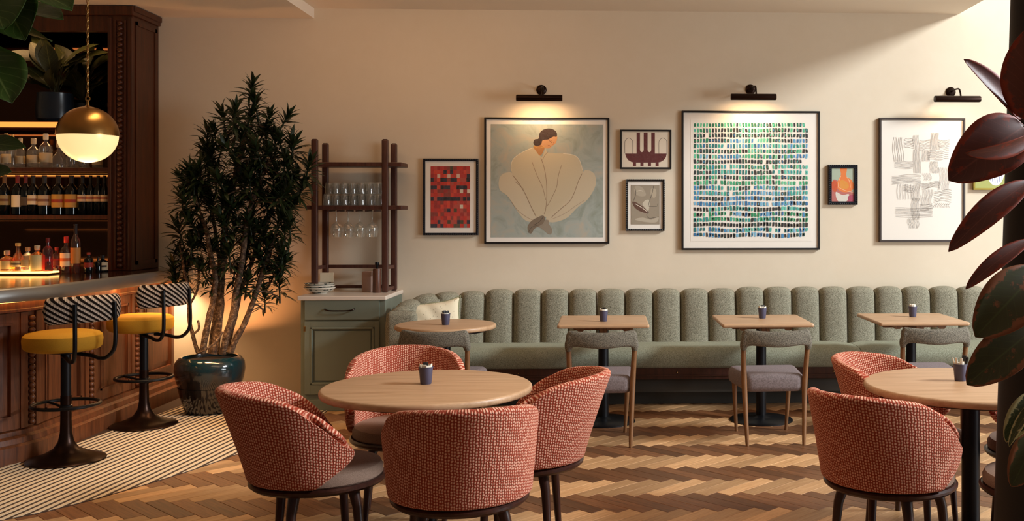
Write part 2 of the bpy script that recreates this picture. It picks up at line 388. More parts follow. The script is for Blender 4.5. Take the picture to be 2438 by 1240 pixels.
# floor: underfloor and herringbone planks
bm = B(); box(bm, -7.6, 7.6, -1.5, W+0.1, -0.08, -0.006); floor = struct('floor', bm, M['dark_floor'])
PL, PW = 0.414, 0.092
def plank_mesh(mat, name):
    bm = B(); g = 0.0007; e = 0.0016
    x0, x1, y0, y1 = g, PL-g, g, PW-g
    top = [(x0+e, y0+e), (x1-e, y0+e), (x1-e, y1-e), (x0+e, y1-e)]; bot = [(x0, y0), (x1, y0), (x1, y1), (x0, y1)]
    T = [bm.verts.new((x, y, 0.0)) for x, y in top]; S = [bm.verts.new((x, y, -0.0016)) for x, y in bot]; D = [bm.verts.new((x, y, -0.0075)) for x, y in bot]
    uvl = bm.loops.layers.uv.verify()
    fs = [bm.faces.new(T)]
    for i in range(4):
        j = (i+1) % 4; fs.append(bm.faces.new((S[i], S[j], T[j], T[i]))); fs.append(bm.faces.new((D[i], D[j], S[j], S[i])))
    for f in fs:
        for l in f.loops: l[uvl].uv = (l.vert.co.x, l.vert.co.y)
    me = bpy.data.meshes.new(name); bm.to_mesh(me); bm.free(); me.materials.append(mat); return me
meA = plank_mesh(M['plank_dim'], 'oak_plank'); meB = plank_mesh(M['plank_lit'], 'oak_plank_b')
c45 = math.sqrt(0.5); s = 1
def rot(x, y): return ((x+y)*c45, (y-x)*c45)      # (w,w) -> +x
# ---- striped mat region ----
OUT = catmull([(-6.6, 4.15, 0), (-5.0, 4.2, 0), (-3.8, 4.5, 0)] + [P(px, py) for px, py in ((0, 1240), (160, 1206), (300, 1168), (450, 1122), (561, 1083))] + [(-2.22, 7.0, 0), (-2.16, 7.8, 0), (-2.14, W, 0)], 8)
# bar plan: straight along x = XF, rounding a corner to the left
XF = -3.62; YC = 6.62; RC = 0.60
def barpath(off, n=14, y_end=None):
    pts = [(XF+off, W if y_end is None else y_end)]
    for k in range(6): pts.append((XF+off, W-(W-YC)*(k+1)/6))
    for k in range(1, n+1):
        a = PI/2*k/n; pts.append((XF-RC+(RC+off)*math.cos(a), YC-(RC+off)*math.sin(a)))
    pts += [(-5.2, YC-RC-off), (-6.8, YC-RC-off)]
    return pts
inner = [Vector((x, y, 0)) for x, y in barpath(0.085)]
REG = [Vector((p.x, p.y)) for p in OUT] + [Vector((p.x, p.y)) for p in inner]
def inside(x, y, poly=REG):
    c = False; n = len(poly); j = n-1
    for i in range(n):
        a, b = poly[i], poly[j]
        if (a.y > y) != (b.y > y) and x < (b.x-a.x)*(y-a.y)/(b.y-a.y)+a.x: c = not c
        j = i
    return c
planks = []
FOLIM = 0.0
x_shift, y_shift = 0.03, -0.209
for jn in range(-6, 20):
    for k in range(-90, 90):
        for typ in (0, 1):
            if typ == 0: ax, ay, ang = k*PW + jn*PL, k*PW - jn*PL, -45
            else: ax, ay, ang = k*PW + PW + jn*PL, k*PW + PW - jn*PL, 45     # rotated +90 about its corner
            X, Y = rot(ax, ay); X += x_shift; Y += 8.6 + y_shift
            L = PL*c45
            cx, cy = (X+L*0.5, Y-L*0.5) if typ == 0 else (X+L*0.5, Y+L*0.5)
            if not (-7.2 < cx < 5.2 and 0.3 < cy < W+0.15): continue
            planks.append((typ, X, Y, cx, cy))
def under_mat(cx, cy): return inside(cx, cy)
def inframe(cx, cy):
    # coordinates on the photo frame (only decides which planks are single parts)
    fw = cx*math.sin(TH)+cy*math.cos(TH); rt = cx*math.cos(TH)-cy*math.sin(TH)
    if fw < 0.5: return None
    px = CX+F*rt/fw; py = CY+F*H/fw
    return (px, py) if -20 < px < 2460 and py < 1275 else None
vis = []; rest = []
TAB = [(-0.81, 4.62, 0.75)]
for p in planks:
    typ, X, Y, cx, cy = p
    if cx < XF-0.1 and cy > YC-RC: continue
    f = inframe(cx, cy)
    if f and not inside(cx, cy) and cx > -2.6 and cy < 7.6: vis.append((f[1], p))
    else: rest.append(p)
vis.sort(key=lambda t: -t[0])
single = [p for _, p in vis[:300]]; rest += [p for _, p in vis[300:]]
for typ, X, Y, cx, cy in single:
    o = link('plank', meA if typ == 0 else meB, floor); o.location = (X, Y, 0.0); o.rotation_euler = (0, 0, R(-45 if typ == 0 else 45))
    o.location.z = random.uniform(-0.0006, 0.0003)
verts = []; faces = []; mi = []; rn = []; uvs = []
rnd = random.Random(3)
for typ, X, Y, cx, cy in rest:
    ca, sa = (c45, -c45) if typ == 0 else (c45, c45)
    me = meA; b0 = len(verts); r = rnd.random()
    for v in me.vertices:
        x, y = v.co.x, v.co.y
        if typ == 1: y = y - 0  # same mesh for both kinds
        verts.append((X+x*ca-y*sa, min(Y+x*sa+y*ca, W+0.05), v.co.z)); uvs.append((v.co.x, v.co.y))
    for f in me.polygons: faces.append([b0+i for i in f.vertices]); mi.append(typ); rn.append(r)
me = bpy.data.meshes.new('parquet_planks'); me.from_pydata(verts, [], faces); me.materials.append(M['plank_dim']); me.materials.append(M['plank_lit'])
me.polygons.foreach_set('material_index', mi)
at = me.attributes.new('rnd', 'FLOAT', 'FACE'); at.data.foreach_set('value', rn)
ul = me.uv_layers.new(name='UVMap'); fl = []
for f in me.polygons:
    for vi in f.vertices: fl += uvs[vi]
ul.data.foreach_set('uv', fl)
o = link('parquet_planks', me, floor); o['kind'] = 'stuff'
# ---- striped mat ----
bm = B(); prism(bm, [(p.x, p.y) for p in REG], -0.004, 0.004)
M['mat_brown'] = plain('mat_brown', '3f2a1c', 0.8, bump=0.1); M['mat_cream'] = plain('mat_cream', 'e6cfae', 0.75, bump=0.1, var=0.15)
mat_t = thing('striped_floor_mat', 'cream and brown striped floor covering along the foot of the bar', 'floor mat')
obj('backing', bm, M['mat_brown'], mat_t, False)
ang = R(5.5); dx, dy = math.sin(ang), math.cos(ang)
def span(x0):      # interval of s where the line (x0 at y=6.5) lies in the region
    f = lambda s_: inside(x0+dx*s_, 6.5+dy*s_)
    best = None; s_ = -2.6; cur = None; st = 0.04
    while s_ < 2.12:
        if f(s_):
            if cur is None: cur = s_
            last = s_
        elif cur is not None:
            if best is None or last-cur > best[1]-best[0]: best = (cur, last)
            cur = None
        s_ += st
    if cur is not None and (best is None or last-cur > best[1]-best[0]): best = (cur, last)
    if not best: return None
    a, b = best
    lo, hi = a-st, a
    for _ in range(12):
        m = (lo+hi)/2
        if f(m): hi = m
        else: lo = m
    a = hi; lo, hi = b, b+st
    for _ in range(12):
        m = (lo+hi)/2
        if f(m): lo = m
        else: hi = m
    return a, lo
pitch = 0.050; x = -5.6
while x < -1.9:
    A, Bs = span(x), span(x+pitch*0.52)
    if A and Bs:
        bm = B(); q = []
        for xx, s_ in ((x, A[0]), (x+pitch*0.52, Bs[0]), (x+pitch*0.52, Bs[1]), (x, A[1])): q.append((xx+dx*s_, 6.5+dy*s_))
        prism(bm, q, 0.0035, 0.0065); obj('cream_strip', bm, M['mat_cream'], mat_t, False)
    x += pitch
# =============== BAR ===============
def sweep(bm, off_z, closed=True):
    """profile list of (offset, z) swept along the bar path"""
    rows = []
    for off, z in off_z: rows.append([Vector((x, y, z)) for x, y in barpath(off)])
    grid(bm, rows, closed_u=closed); return bm
bar = thing('bar_counter', 'walnut panelled bar front with beaded pilasters under the metal counter', 'bar')
bm = B(); sweep(bm, [(0.0, 0.05), (0.0, 1.0), (-0.12, 1.0), (-0.12, 0.05)]); obj('panel_core', bm, M['walnut'], bar)
bm = B(); sweep(bm, [(0.085, 0.0), (0.085, 0.105), (0.07, 0.118), (0.06, 0.118), (0.055, 0.15), (0.035, 0.165), (0.03, 0.19), (0.0, 0.20), (-0.1, 0.2), (-0.1, 0)]); obj('plinth', bm, M['walnut'], bar, angle=25)
bm = B(); sweep(bm, [(0.0, 0.92), (0.035, 0.925), (0.035, 0.94), (0.03, 0.945), (0.03, 1.0), (-0.1, 1.0), (-0.1, 0.92)]); obj('top_rail', bm, M['walnut'], bar, angle=25)
# arc-length frame of the bar front
def bar_at(sv, off):
    Ls = W-YC; La = RC*PI/2
    if sv < Ls: return Vector((XF+off, W-sv, 0)), Vector((1, 0, 0)), Vector((0, -1, 0))
    if sv < Ls+La:
        a = (sv-Ls)/RC; nrm = Vector((math.cos(a), -math.sin(a), 0)); return Vector((XF-RC, YC, 0))+nrm*(RC+off), nrm, Vector((-math.sin(a), -math.cos(a), 0))
    return Vector((XF-RC-(sv-Ls-La), YC-RC-off, 0)), Vector((0, -1, 0)), Vector((-1, 0, 0))
def bar_strip(bm, s0, s1, z0, z1, o0, o1, n=8):
    rows = []
    for k in range(n+1):
        sv = s0+(s1-s0)*k/n
        rows.append([bar_at(sv, o)[0]+Vector((0, 0, z)) for o, z in ((o0, z0), (o1, z0), (o1, z1), (o0, z1))])
    V = grid(bm, rows, closed_v=True); bm.faces.new(V[0]); bm.faces.new(list(reversed(V[-1]))); return bm
yb = [P(328, 930, 0.17), P(220, 935, 0.17)]
sb = [W-Q(330, 800, 7.6).y]
# bead columns by the photo's spacing along the straight run
def s_of_px(px):
    best = None
    for k in range(800):
        sv = k*0.006; p = bar_at(sv, 0.03)[0]; fw = p.x*math.sin(TH)+p.y*math.cos(TH); rt = p.x*math.cos(TH)-p.y*math.sin(TH)
        e = abs(CX+F*rt/fw-px)
        if best is None or e < best[0]: best = (e, sv)
    return best[1]
cols = [s_of_px(328), s_of_px(220), s_of_px(78)]
cols.append(cols[-1]+0.75); cols.append(cols[-1]+0.75)
bm = B(); ball(bm, (0, 0, 0), 0.0205, 12, 8, (1, 1, 0.9)); bead_me = bpy.data.meshes.new('bead'); bm.to_mesh(bead_me); bm.free(); bead_me.materials.append(M['walnut'])
bead_me.polygons.foreach_set('use_smooth', [True]*len(bead_me.polygons))
for c_ in cols:
    bm = B(); bar_strip(bm, c_-0.085, c_-0.035, 0.2, 0.92, 0.0, 0.026, 3); bar_strip(bm, c_+0.035, c_+0.085, 0.2, 0.92, 0.0, 0.026, 3)
    bar_strip(bm, c_-0.04, c_+0.04, 0.2, 0.92, 0.0, 0.010, 3)
    pil = obj('pilaster', bm, M['walnut'], bar, False)
    z = 0.225
    while z < 0.905:
        p = bar_at(c_, 0.022)[0]; o = link('bead', bead_me, pil); o.location = (p.x, p.y, z); z += 0.0385
edges = [0.0]+cols
for a, b in zip(edges[:-1], edges[1:]):
    s0, s1 = a+0.085 if a > 0 else 0.0, b-0.085
    bm = B()
    bar_strip(bm, s0, s0+0.05, 0.2, 0.92, 0, 0.018); bar_strip(bm, s1-0.05, s1, 0.2, 0.92, 0, 0.018)
    bar_strip(bm, s0+0.05, s1-0.05, 0.86, 0.92, 0, 0.018); bar_strip(bm, s0+0.05, s1-0.05, 0.2, 0.27, 0, 0.018)
    bar_strip(bm, s0+0.05, s0+0.065, 0.27, 0.86, 0, 0.026); bar_strip(bm, s1-0.065, s1-0.05, 0.27, 0.86, 0, 0.026)
    bar_strip(bm, s0+0.05, s1-0.05, 0.845, 0.86, 0, 0.026); bar_strip(bm, s0+0.05, s1-0.05, 0.27, 0.285, 0, 0.026)
    fr = obj('panel_frame', bm, M['walnut'], bar, False)
    bm = B(); bar_strip(bm, s0+0.105, s1-0.105, 0.325, 0.805, 0, 0.013); obj('raised_panel', bm, M['walnut'], fr, False)
# worktop: metal edge and dark polished top
OV = 0.175; Z0, Z1 = 1.0, 1.085
wt = thing('bar_worktop', 'dark polished bar worktop with a thick pewter metal edge', 'worktop')
bm = B(); sweep(bm, [(OV-0.14, Z0), (OV-0.004, Z0), (OV, Z0+0.006), (OV, Z1-0.012), (OV-0.012, Z1), (OV-0.05, Z1), (OV-0.05, Z0+0.02), (OV-0.14, Z0+0.02)]); obj('metal_edge', bm, M['pewter'], wt, angle=50)
ol = [(x, y) for x, y in barpath(OV-0.048)]; ol = ol[:-1] + [(-6.8, ol[-1][1]), (-6.8, W)]
ol = [(x, y) for x, y in ol]
bm = B(); prism(bm, list(reversed(ol)), Z1-0.03, Z1-0.0005); obj('polished_top', bm, M['countertop'], wt, False)
# warm LED strip under the worktop
bm = B(); sweep(bm, [(0.052, 0.99), (0.066, 0.99), (0.066, 0.998), (0.052, 0.998)]); led = obj('led_strip', bm, emit('led_strip', 'ffb55e', 9.0), None); led.parent = wt
a = area('under_counter_light', (XF+0.12, 7.55, 0.985), (XF+0.03, 7.55, 0.0), 0.03, 1.9, 15, WARM); a.parent = wt
a = area('under_counter_light', (XF+0.10, 8.42, 0.98), (XF+0.09, 8.58, 0.3), 0.12, 0.04, 3.2, WARM2, 100); a.parent = wt
# =============== BACK BAR CABINET ===============
XS = Q(378, 300, W).x; YF = XS*1.0/1.0
YF = 8.13
ZT = ZD-0.005
cab = thing('back_bar_cabinet', 'tall carved mahogany back bar cabinet with mirrored shelves', 'cabinet')
xi = Q(258, 300, YF).x                     # inner edge of the pilaster
xo = XS
bm = B(); box(bm, xi, xo, YF, W-0.002, 1.085, ZT, 0.004)
obj('side_pier', bm, M['mahogany'], cab, False)
# framed side panel mouldings
bm = B()
for z in (1.13, ZT-0.14): box(bm, xo, xo+0.008, YF+0.05, W-0.05, z, z+0.03)
box(bm, xo, xo+0.008, YF+0.05, YF+0.08, 1.13, ZT-0.11); box(bm, xo, xo+0.008, W-0.08, W-0.05, 1.13, ZT-0.11)
box(bm, xo, xo+0.03, YF-0.02, W-0.002, ZT-0.045, ZT, 0.006)
obj('side_moulding', bm, M['mahogany'], cab, False)
bm = B(); xm = (xi+xo)/2
for a_, b_2 in ((xi+0.0, xi+0.028), (xo-0.03, xo)): box(bm, a_, b_2, YF-0.014, YF, 1.085, ZT-0.09, 0.004)
for a_, b_2 in ((xm-0.045, xm-0.03), (xm+0.03, xm+0.045)): box(bm, a_, b_2, YF-0.009, YF, 1.10, ZT-0.11, 0.003)
pil = obj('pilaster', bm, M['mahogany'], cab, False)
bm = B(); ball(bm, (0, 0, 0), 0.0225, 12, 8, (1.05, 1, 0.9)); bead2 = bpy.data.meshes.new('bead_large'); bm.to_mesh(bead2); bm.free(); bead2.materials.append(M['mahogany'])
bead2.polygons.foreach_set('use_smooth', [True]*len(bead2.polygons))
z = 1.125
while z < ZT-0.13:
    o = link('bead', bead2, pil); o.location = (xm, YF-0.006, z); z += 0.0425
XL = -6.8
bm = B(); box(bm, XL, xo+0.02, YF-0.03, W-0.002, ZT-0.075, ZT, 0.008); box(bm, XL, xi, YF, YF+0.06, ZT-0.20, ZT-0.075, 0.004)
obj('header', bm, M['mahogany'], cab, False)
# dark mirror back with its own frame
mm = N('smoked_mirror'); mm.bsdf(Base_Color=lin('3e281b'), Metallic=1.0, Roughness=0.06); M['mirror'] = mm.m
bm = B(); box(bm, XL, xi, W-0.03, W-0.002, 1.085, ZT-0.07); obj('mirror_back', bm, M['mirror'], cab, False)
bm = B(); box(bm, XL, XL+0.1, YF, W-0.03, 1.085, ZT-0.07); obj('side_panel', bm, M['mahogany'], cab, False)
shelf_z = []
for py, th in ((296, 0.045), (404, 0.035), (517, 0.035)):
    zt = Q(150, py, YF+0.03).z
    bm = B(); box(bm, XL+0.1, xi, YF+0.02, W-0.03, zt-th/2, zt+th/2, 0.004); sh = obj('shelf', bm, M['mahogany'], cab, False); shelf_z.append(zt+th/2)
EM_SHELF = emit('shelf_light', 'ff9a45', 1.5)
bm = B(); box(bm, XL+0.1, -4.02, YF+0.012, YF+0.02, shelf_z[0]-0.048, shelf_z[0]-0.006); obj('light_strip', bm, EM_SHELF, cab, False)
bm = B(); box(bm, XL+0.1, xi-0.02, W-0.05, W-0.035, shelf_z[1]-0.055, shelf_z[1]-0.045); obj('light_strip', bm, EM_SHELF, cab, False)
for (zz, pw) in ((shelf_z[0]-0.06, 3.2), (shelf_z[1]-0.05, 0.9), (shelf_z[2]-0.05, 1.0)):
    a = area('shelf_lamp', (-4.75, YF+0.2, zz), (-4.75, YF+0.28, 0.0), 1.1, 0.08, pw, WARM); a.parent = cab
a = area('shelf_lamp', (-4.4, YF+0.12, ZT-0.22), (-4.4, YF+0.2, 2.0), 1.0, 0.06, 2.0, WARM); a.parent = cab
random.seed(11)
# =============== BANQUETTE ===============
YB = 8.33                                    # face of the back cushions
ban = thing('banquette', 'long sage green banquette with channelled back curving at its left end', 'banquette')
YS = 7.86                                    # front of the seat
RX = Q(922, 800, 7.7).x                      # outermost left
RB = 0.50
xc = RX+0.17+RB
def ban_path(sv):                            # sv measured from the front end of the curved arm
    L0 = 0.12; La = RB*PI/2
    if sv < L0: return Vector((xc-RB, YB-RB-L0+sv, 0)), Vector((-1, 0, 0))
    if sv < L0+La:
        a = PI-(sv-L0)/RB; return Vector((xc+RB*math.cos(a), YB-RB+RB*math.sin(a), 0)), Vector((math.cos(a), math.sin(a), 0))
    return Vector((xc+(sv-L0-La), YB, 0)), Vector((0, 1, 0))
S1 = 0.12+RB*PI/2
def chan_bounds():
    xs = [Q(p, 760, YB).x for p in (1154, 1221, 1288.4, 1354.5, 1421.5, 1489, 1556, 1622, 1689, 1755)]
    xs2 = [Q(1755+66.3*k, 760, YB).x for k in range(1, 16)]
    return xs, xs2
xs, xs2 = chan_bounds()
b = [S1+(x-xc) for x in xs]
first = b[0]; nb = 5; left = [first*i/nb for i in range(nb)]
def channel(s0, s1, z0, z1, parent, lean=0.06, slope=None):
    nu = 14; rows = []
    for i in range(nu+1):
        t = i/nu; sv = s0+(s1-s0)*t; p, nrm = ban_path(sv)
        e = (1-abs(2*t-1)**2.6); bulge = 0.055*e**0.6
        drop = 0.042*(1-e**0.6)
        row = []; zt = (z1 if slope is None else slope(sv))-drop
        prof = [(0.0, z0), (0.0, z0+0.01)]
        for k in range(1, 9): prof.append((lean*(k/8)**1.3*0.8, z0+0.01+(zt-0.05-z0)*k/8))
        for k in range(1, 6):
            a = PI*k/6; prof.append((lean*0.8+0.055*(1-math.cos(a))/1.0, zt-0.04+0.045*math.sin(a)))
        prof.append((lean*0.8+0.12, zt-0.05)); prof.append((lean*0.8+0.12, z0))
        for k, (d, z) in enumerate(prof):
            bb = bulge if k < 11 else bulge*max(0, 1-(k-10)/5)
            row.append(p+nrm*(d-bb+0.02)+Vector((0, 0, z)))
        rows.append(row)
    bm = B(); V = grid(bm, rows, closed_v=True)
    bm.faces.new(V[0]); bm.faces.new(list(reversed(V[-1])))
    return obj('back_channel', bm, M['bench'], parent, angle=70)
ZB = Q(1400, 690, YB).z; ZB2 = Q(2000, 684, YB).z
slope = lambda sv: 0.76+(ZB-0.775)*min(1, max(0, sv/(first*0.55)))**0.6
for s0, s1 in zip(left, left[1:]+[first]): channel(s0, s1-0.002, 0.07, ZB, ban, slope=slope)
for s0, s1 in zip(b[:-1], b[1:]): channel(s0, s1-0.002, 0.36, ZB, ban)
b2 = [b[-1]]+[S1+(x-xc) for x in xs2]
for s0, s1 in zip(b2[:-1], b2[1:]): channel(s0, s1-0.002, 0.36, ZB2, ban, 0.035)
XEND = ban_path(b2[-1])[0].x
# plain back of the curved arm
bm = B(); rows = []
for k in range(22):
    sv = 0.02+(first-0.02)*k/21; p, nrm = ban_path(sv); zt = slope(sv)-0.05
    rows.append([p+nrm*d+Vector((0, 0, z)) for d, z in ((0.05, 0.06), (0.165, 0.06), (0.165, zt), (0.05, zt))])
V = grid(bm, rows, closed_v=True); bm.faces.new(V[0]); bm.faces.new(list(reversed(V[-1]))); obj('arm_back', bm, M['bench'], ban, angle=50)
p, _n = ban_path(0.0); bm = B(); ol = [(p.x-0.062+a_, p.y-0.005+b_) for a_, b_ in rounded(0.118, 0.045, 0.044, 5)]; slab(bm, ol, 0.07, 0.80, 0.05, 5); obj('arm_front', bm, M['bench'], ban, angle=60)
# seat cushions
def seat_cushion(x0, x1, parent, left_round=False):
    prof = []
    r = 0.07; y1 = YB+0.02
    zT, zB_ = 0.475, 0.325
    prof += [(y1, zB_), (y1, zT)]
    for k in range(6): prof.append((YB-(YB-YS-r)*(k+1)/6, zT+0.012*math.sin(PI*(k+1)/7)))
    for k in range(1, 9):
        a = PI*0.62*k/8; prof.append((YS+r-r*math.sin(a)*1.0, zT-r+r*math.cos(a)))
    prof.append((YS+0.012, zB_+0.02)); prof.append((YS+0.03, zB_))
    rows = []; n = 24
    for i in range(n+1):
        t = i/n; x = x0+(x1-x0)*t; e = min(t, 1-t)*(x1-x0); ins = 0.018*max(0, 1-e/0.03)**2
        rows.append([Vector((x, y + (ins if y < YB-0.1 else 0), z-(ins if z > 0.4 else 0))) for y, z in prof])
    bm = B(); V = grid(bm, rows, closed_v=True); bm.faces.new(V[0]); bm.faces.new(list(reversed(V[-1])))
    return obj('seat_cushion', bm, M['bench_seat'], parent, angle=60)
XSM = Q(2040, 820, 8.05).x
seat_cushion(RX+0.16, XSM-0.003, ban); seat_cushion(XSM+0.003, XEND, ban)
bm = B(); box(bm, RX+0.18, XEND, YS+0.035, YB, 0.235, 0.325, 0.004); box(bm, RX+0.18, XEND, YS+0.025, YS+0.04, 0.262, 0.27); obj('seat_rail', bm, M['espresso'], ban, False)
bm = B(); box(bm, RX+0.10, XEND, YS+0.12, YS+0.14, 0.12, 0.236); box(bm, RX+0.10, XEND, YS+0.27, YS+0.30, 0.0, 0.13); obj('kick_panel', bm, plain('kick_paint', '39342c', 0.7), ban, False)
# studs on the rail, as in the photo
bm = B()
xk = RX+0.35
while xk < XEND: ball(bm, (xk, YS+0.03, 0.29), 0.006, 8, 6); xk += 0.62
obj('rail_studs', bm, M['brass'], ban)
# lumbar cushion
n = N('dotted_linen'); vo = n.n('TexVoronoi', {'Vector': n.tex('UV'), 'Scale': 34.0, 'Randomness': 0.75}); d = vo.outputs['Distance']; ns = n.noise(n.tex('Object'), 400, 2)
m_ = n.n('MapRange', {0: d, 1: 0.13, 2: 0.2, 3: 1.0, 4: 0.0}).outputs[0]
n.bsdf(Base_Color=n.mix(m_, n.mix(ns, lin('e8dbc0'), lin('d6c6a6')), n.mix(vo.outputs['Color'], lin('8c7c62'), lin('6d7158'))), Roughness=0.95, Normal=n.bump(ns, 0.3, 0.002)); M['linen'] = n.m
cu = thing('lumbar_cushion', 'cream lumbar cushion with small dots and green piping on the left end of the banquette', 'cushion')
pc = Q(1030, 735, 8.0)
cu.location = (pc.x, pc.y, 0.695); cu.rotation_euler = (R(-16), R(-6), R(8))
bm = B(); hw, hh, th = 0.215, 0.145, 0.065
def cpt(u, v, side):
    pu = 1-0.06*(1-v*v); pv = 1-0.07*(1-u*u)
    x = u*hw*(1+0.10*abs(u)**3*abs(v)**3)*(1-0.05*(1-v*v)); z = v*hh*(1+0.18*abs(u)**4)*(1-0.06*(1-u*u))
    t = th*((1-u**4)*(1-v**4))**0.55
    return Vector((x, side*t+0.006*math.sin(9*u+4*v)*(1-abs(u)), z))
nu, nv = 24, 16
for side in (-1, 1):
    rows = [[cpt(-1+2*i/nu, -1+2*j/nv, side) for j in range(nv+1)] for i in range(nu+1)]
    grid(bm, rows, uvf=lambda a, b: (a/nu*0.43*1.6, b/nv*0.27*1.6))
bmesh.ops.remove_doubles(bm, verts=bm.verts, dist=1e-4); obj('cover', bm, M['linen'], cu)
bm = B(); ed = [cpt(-1+2*i/20, -1, 1) for i in range(20)]+[cpt(1, -1+2*j/14, 1) for j in range(14)]+[cpt(1-2*i/20, 1, 1) for i in range(20)]+[cpt(-1, 1-2*j/14, 1) for j in range(14)]
ed.append(ed[0]); tube(bm, ed, 0.006, 6, False); obj('piping', bm, fabric('sage_piping', 'a7a585', '7d7c60'), cu)
# =============== TABLES ===============
def table(name, label, loc, shape, size, col_r=0.045, base_r=0.27, group=None, base='disc', topmat='oak'):
    t = thing(name, label, 'table', loc, 0, group)
    if shape == 'round': ol = [(size*math.cos(2*PI*k/72), size*math.sin(2*PI*k/72)) for k in range(72)]
    else: ol = rounded(size[0]/2, size[1]/2, 0.02)
    th = 0.034 if shape == 'round' else 0.026
    bm = B(); slab(bm, ol, 0.75-th, 0.75, th*0.42, 4); obj('table_top', bm, M[topmat], t, angle=40)
    bm = B()
    if shape == 'round':
        slab(bm, [(size*0.86*math.cos(2*PI*k/48), size*0.86*math.sin(2*PI*k/48)) for k in range(48)], 0.75-th-0.014, 0.75-th, 0.004, 1)
    for a in (0, 90): box(bm, -0.22, 0.22, -0.03, 0.03, 0.75-th-0.045, 0.75-th, 0.004, 1, Matrix.Rotation(R(a+45 if shape == 'round' else a), 4, 'Z'))
    if shape != 'round':
        for sgn in (-1, 1): prism(bm, [(0, 0), (0.10, 0), (0.06, -0.035), (0.03, -0.035)], -0.02, 0.02, Matrix.Translation((sgn*0.21, -0.20 if sgn < 0 else -0.2, 0.75-th)) @ Matrix.Scale(-1 if sgn > 0 else 1, 4, (1, 0, 0)) @ Matrix.Rotation(PI/2, 4, 'X'))
    obj('support_bracket', bm, M['beech'] if shape != 'round' else M['black'], t, False)
    bm = B(); lathe(bm, [(0, 0.012), (col_r, 0.012), (col_r, 0.75-th-0.04), (col_r*1.3, 0.75-th-0.035), (col_r*1.3, 0.75-th-0.03), (0, 0.75-th-0.03)], 28); obj('column', bm, M['black'], t)
    bm = B(); lathe(bm, [(0, 0), (base_r, 0), (base_r, 0.006), (base_r-0.01, 0.014), (base_r*0.4, 0.024), (col_r+0.015, 0.03), (col_r, 0.04), (0, 0.04)], 48); obj('base_plate', bm, M['black'], t)
    return t
def cup(pos, label, parts, rz=0):
    t = thing('condiment_cup', label, 'cup', pos, rz)
    bm = B(); lathe(bm, [(0, 0.0), (0.0235, 0.0), (0.0255, 0.003), (0.032, 0.074), (0.0335, 0.0755), (0.0335, 0.079), (0.031, 0.079), (0.0295, 0.072), (0.024, 0.008), (0, 0.008)], 28); obj('cup_body', bm, M['navy_cup'], t, angle=30)
    rr = random.Random(hash(label) % 1000)
    for k, (kind, a, rad, h, tilt) in enumerate(parts):
        bm = B()
        Mx = Matrix.Translation((rad*math.cos(R(a)), rad*math.sin(R(a)), 0.02)) @ Matrix.Rotation(R(a+90), 4, 'Z') @ Matrix.Rotation(R(tilt), 4, 'X')
        if kind == 'stick': box(bm, -0.006, 0.006, -0.0022, 0.0022, 0, h, 0.0015, 2, Mx)
        else: box(bm, -0.012, 0.012, -0.0025, 0.0025, 0, h, 0.002, 2, Mx)
        obj('dark_sachet' if kind == 'black' else 'sachet', bm, M['blacksachet'] if kind == 'black' else M['sachet'], t)
    return t
FULL = [('s', 0, 0.012, 0.070, 8), ('s', 50, 0.015, 0.074, 10), ('s', 100, 0.013, 0.070, 6), ('s', 150, 0.015, 0.068, 10), ('s', 200, 0.014, 0.073, 9), ('s', 260, 0.013, 0.069, 8), ('s', 310, 0.016, 0.071, 11), ('black', 30, 0.004, 0.078, 4), ('black', 120, 0.006, 0.082, 7)]
DARKC = [('s', a, 0.018, 0.062, 4) for a in range(0, 360, 45)] + [('black', a, 0.008, 0.080, 9) for a in (20, 110, 200, 290)]
LOW = [('s', a, 0.016, 0.074, 3) for a in range(0, 360, 40)] + [('s', 20, 0.004, 0.076, 2), ('s', 110, 0.007, 0.075, 2)]
STK = [('s', a, 0.014, 0.070, 5) for a in (0, 70, 200, 280)] + [('stick', 60, 0.012, 0.092, 12), ('stick', 10, 0.014, 0.092, 10), ('stick', 330, 0.012, 0.090, 14), ('black', 150, 0.010, 0.094, 16), ('black', 190, 0.012, 0.098, 12)]
tA = P(1018, 917, 0.75); tB = P(1061, 771, 0.75); tF = P(2311, 912, 0.75)
table('round_table', 'large round oak dining table ringed by four coral tub chairs', (tA.x, tA.y, 0), 'round', 0.475, 0.045, 0.30)
table('round_table', 'round oak dining table at the right edge beside the dark column', (tF.x, tF.y, 0), 'round', 0.485, 0.041, 0.30)
table('round_table', 'small round oak table at the curved left end of the banquette', (tB.x, tB.y, 0), 'round', 0.355, 0.035, 0.25)
sq = [('second from the left along the banquette, behind the coral chair', 1335.6, 751.5, 1537.7, 773.8), ('between the two big framed prints, third along the banquette', 1693.8, 748.0, 1894.8, 774.0), ('farthest right along the banquette, partly behind rubber leaves', 2037.5, 745.3, 2235, 769.5)]
SQ = []
for lab, xl, yb, xr, yf in sq:
    a = P(xl, yb, 0.75); c = P(xr, yb-0.8, 0.75); f = P(xl, yf, 0.75); cy = (a.y+f.y)/2+0.01; cx = (a.x+c.x)/2
    SQ.append((cx, cy)); table('square_table', 'square oak two-seat table '+lab, (cx, cy, 0), 'square', (c.x-a.x, 0.68), 0.038, 0.235)
cups = [(1014, 913.5, 'slate blue condiment cup stuffed with sachets on the large round table', FULL), (1061, 773, 'slate blue cup with dark sachets on the small round table', DARKC),
        (1437, 765, 'slate blue condiment cup on the first square table', FULL), (1815, 757.5, 'slate blue condiment cup on the middle square table', FULL),
        (2173, 754, 'slate blue cup with white sachets on the right square table', LOW), (2286, 906, 'slate blue cup with stirring sticks on the round table at right', STK)]
for px, py, lab, parts in cups:
    p = P(px, py, 0.75); cup((p.x, p.y, 0.7502), lab, parts, random.uniform(0, 6))
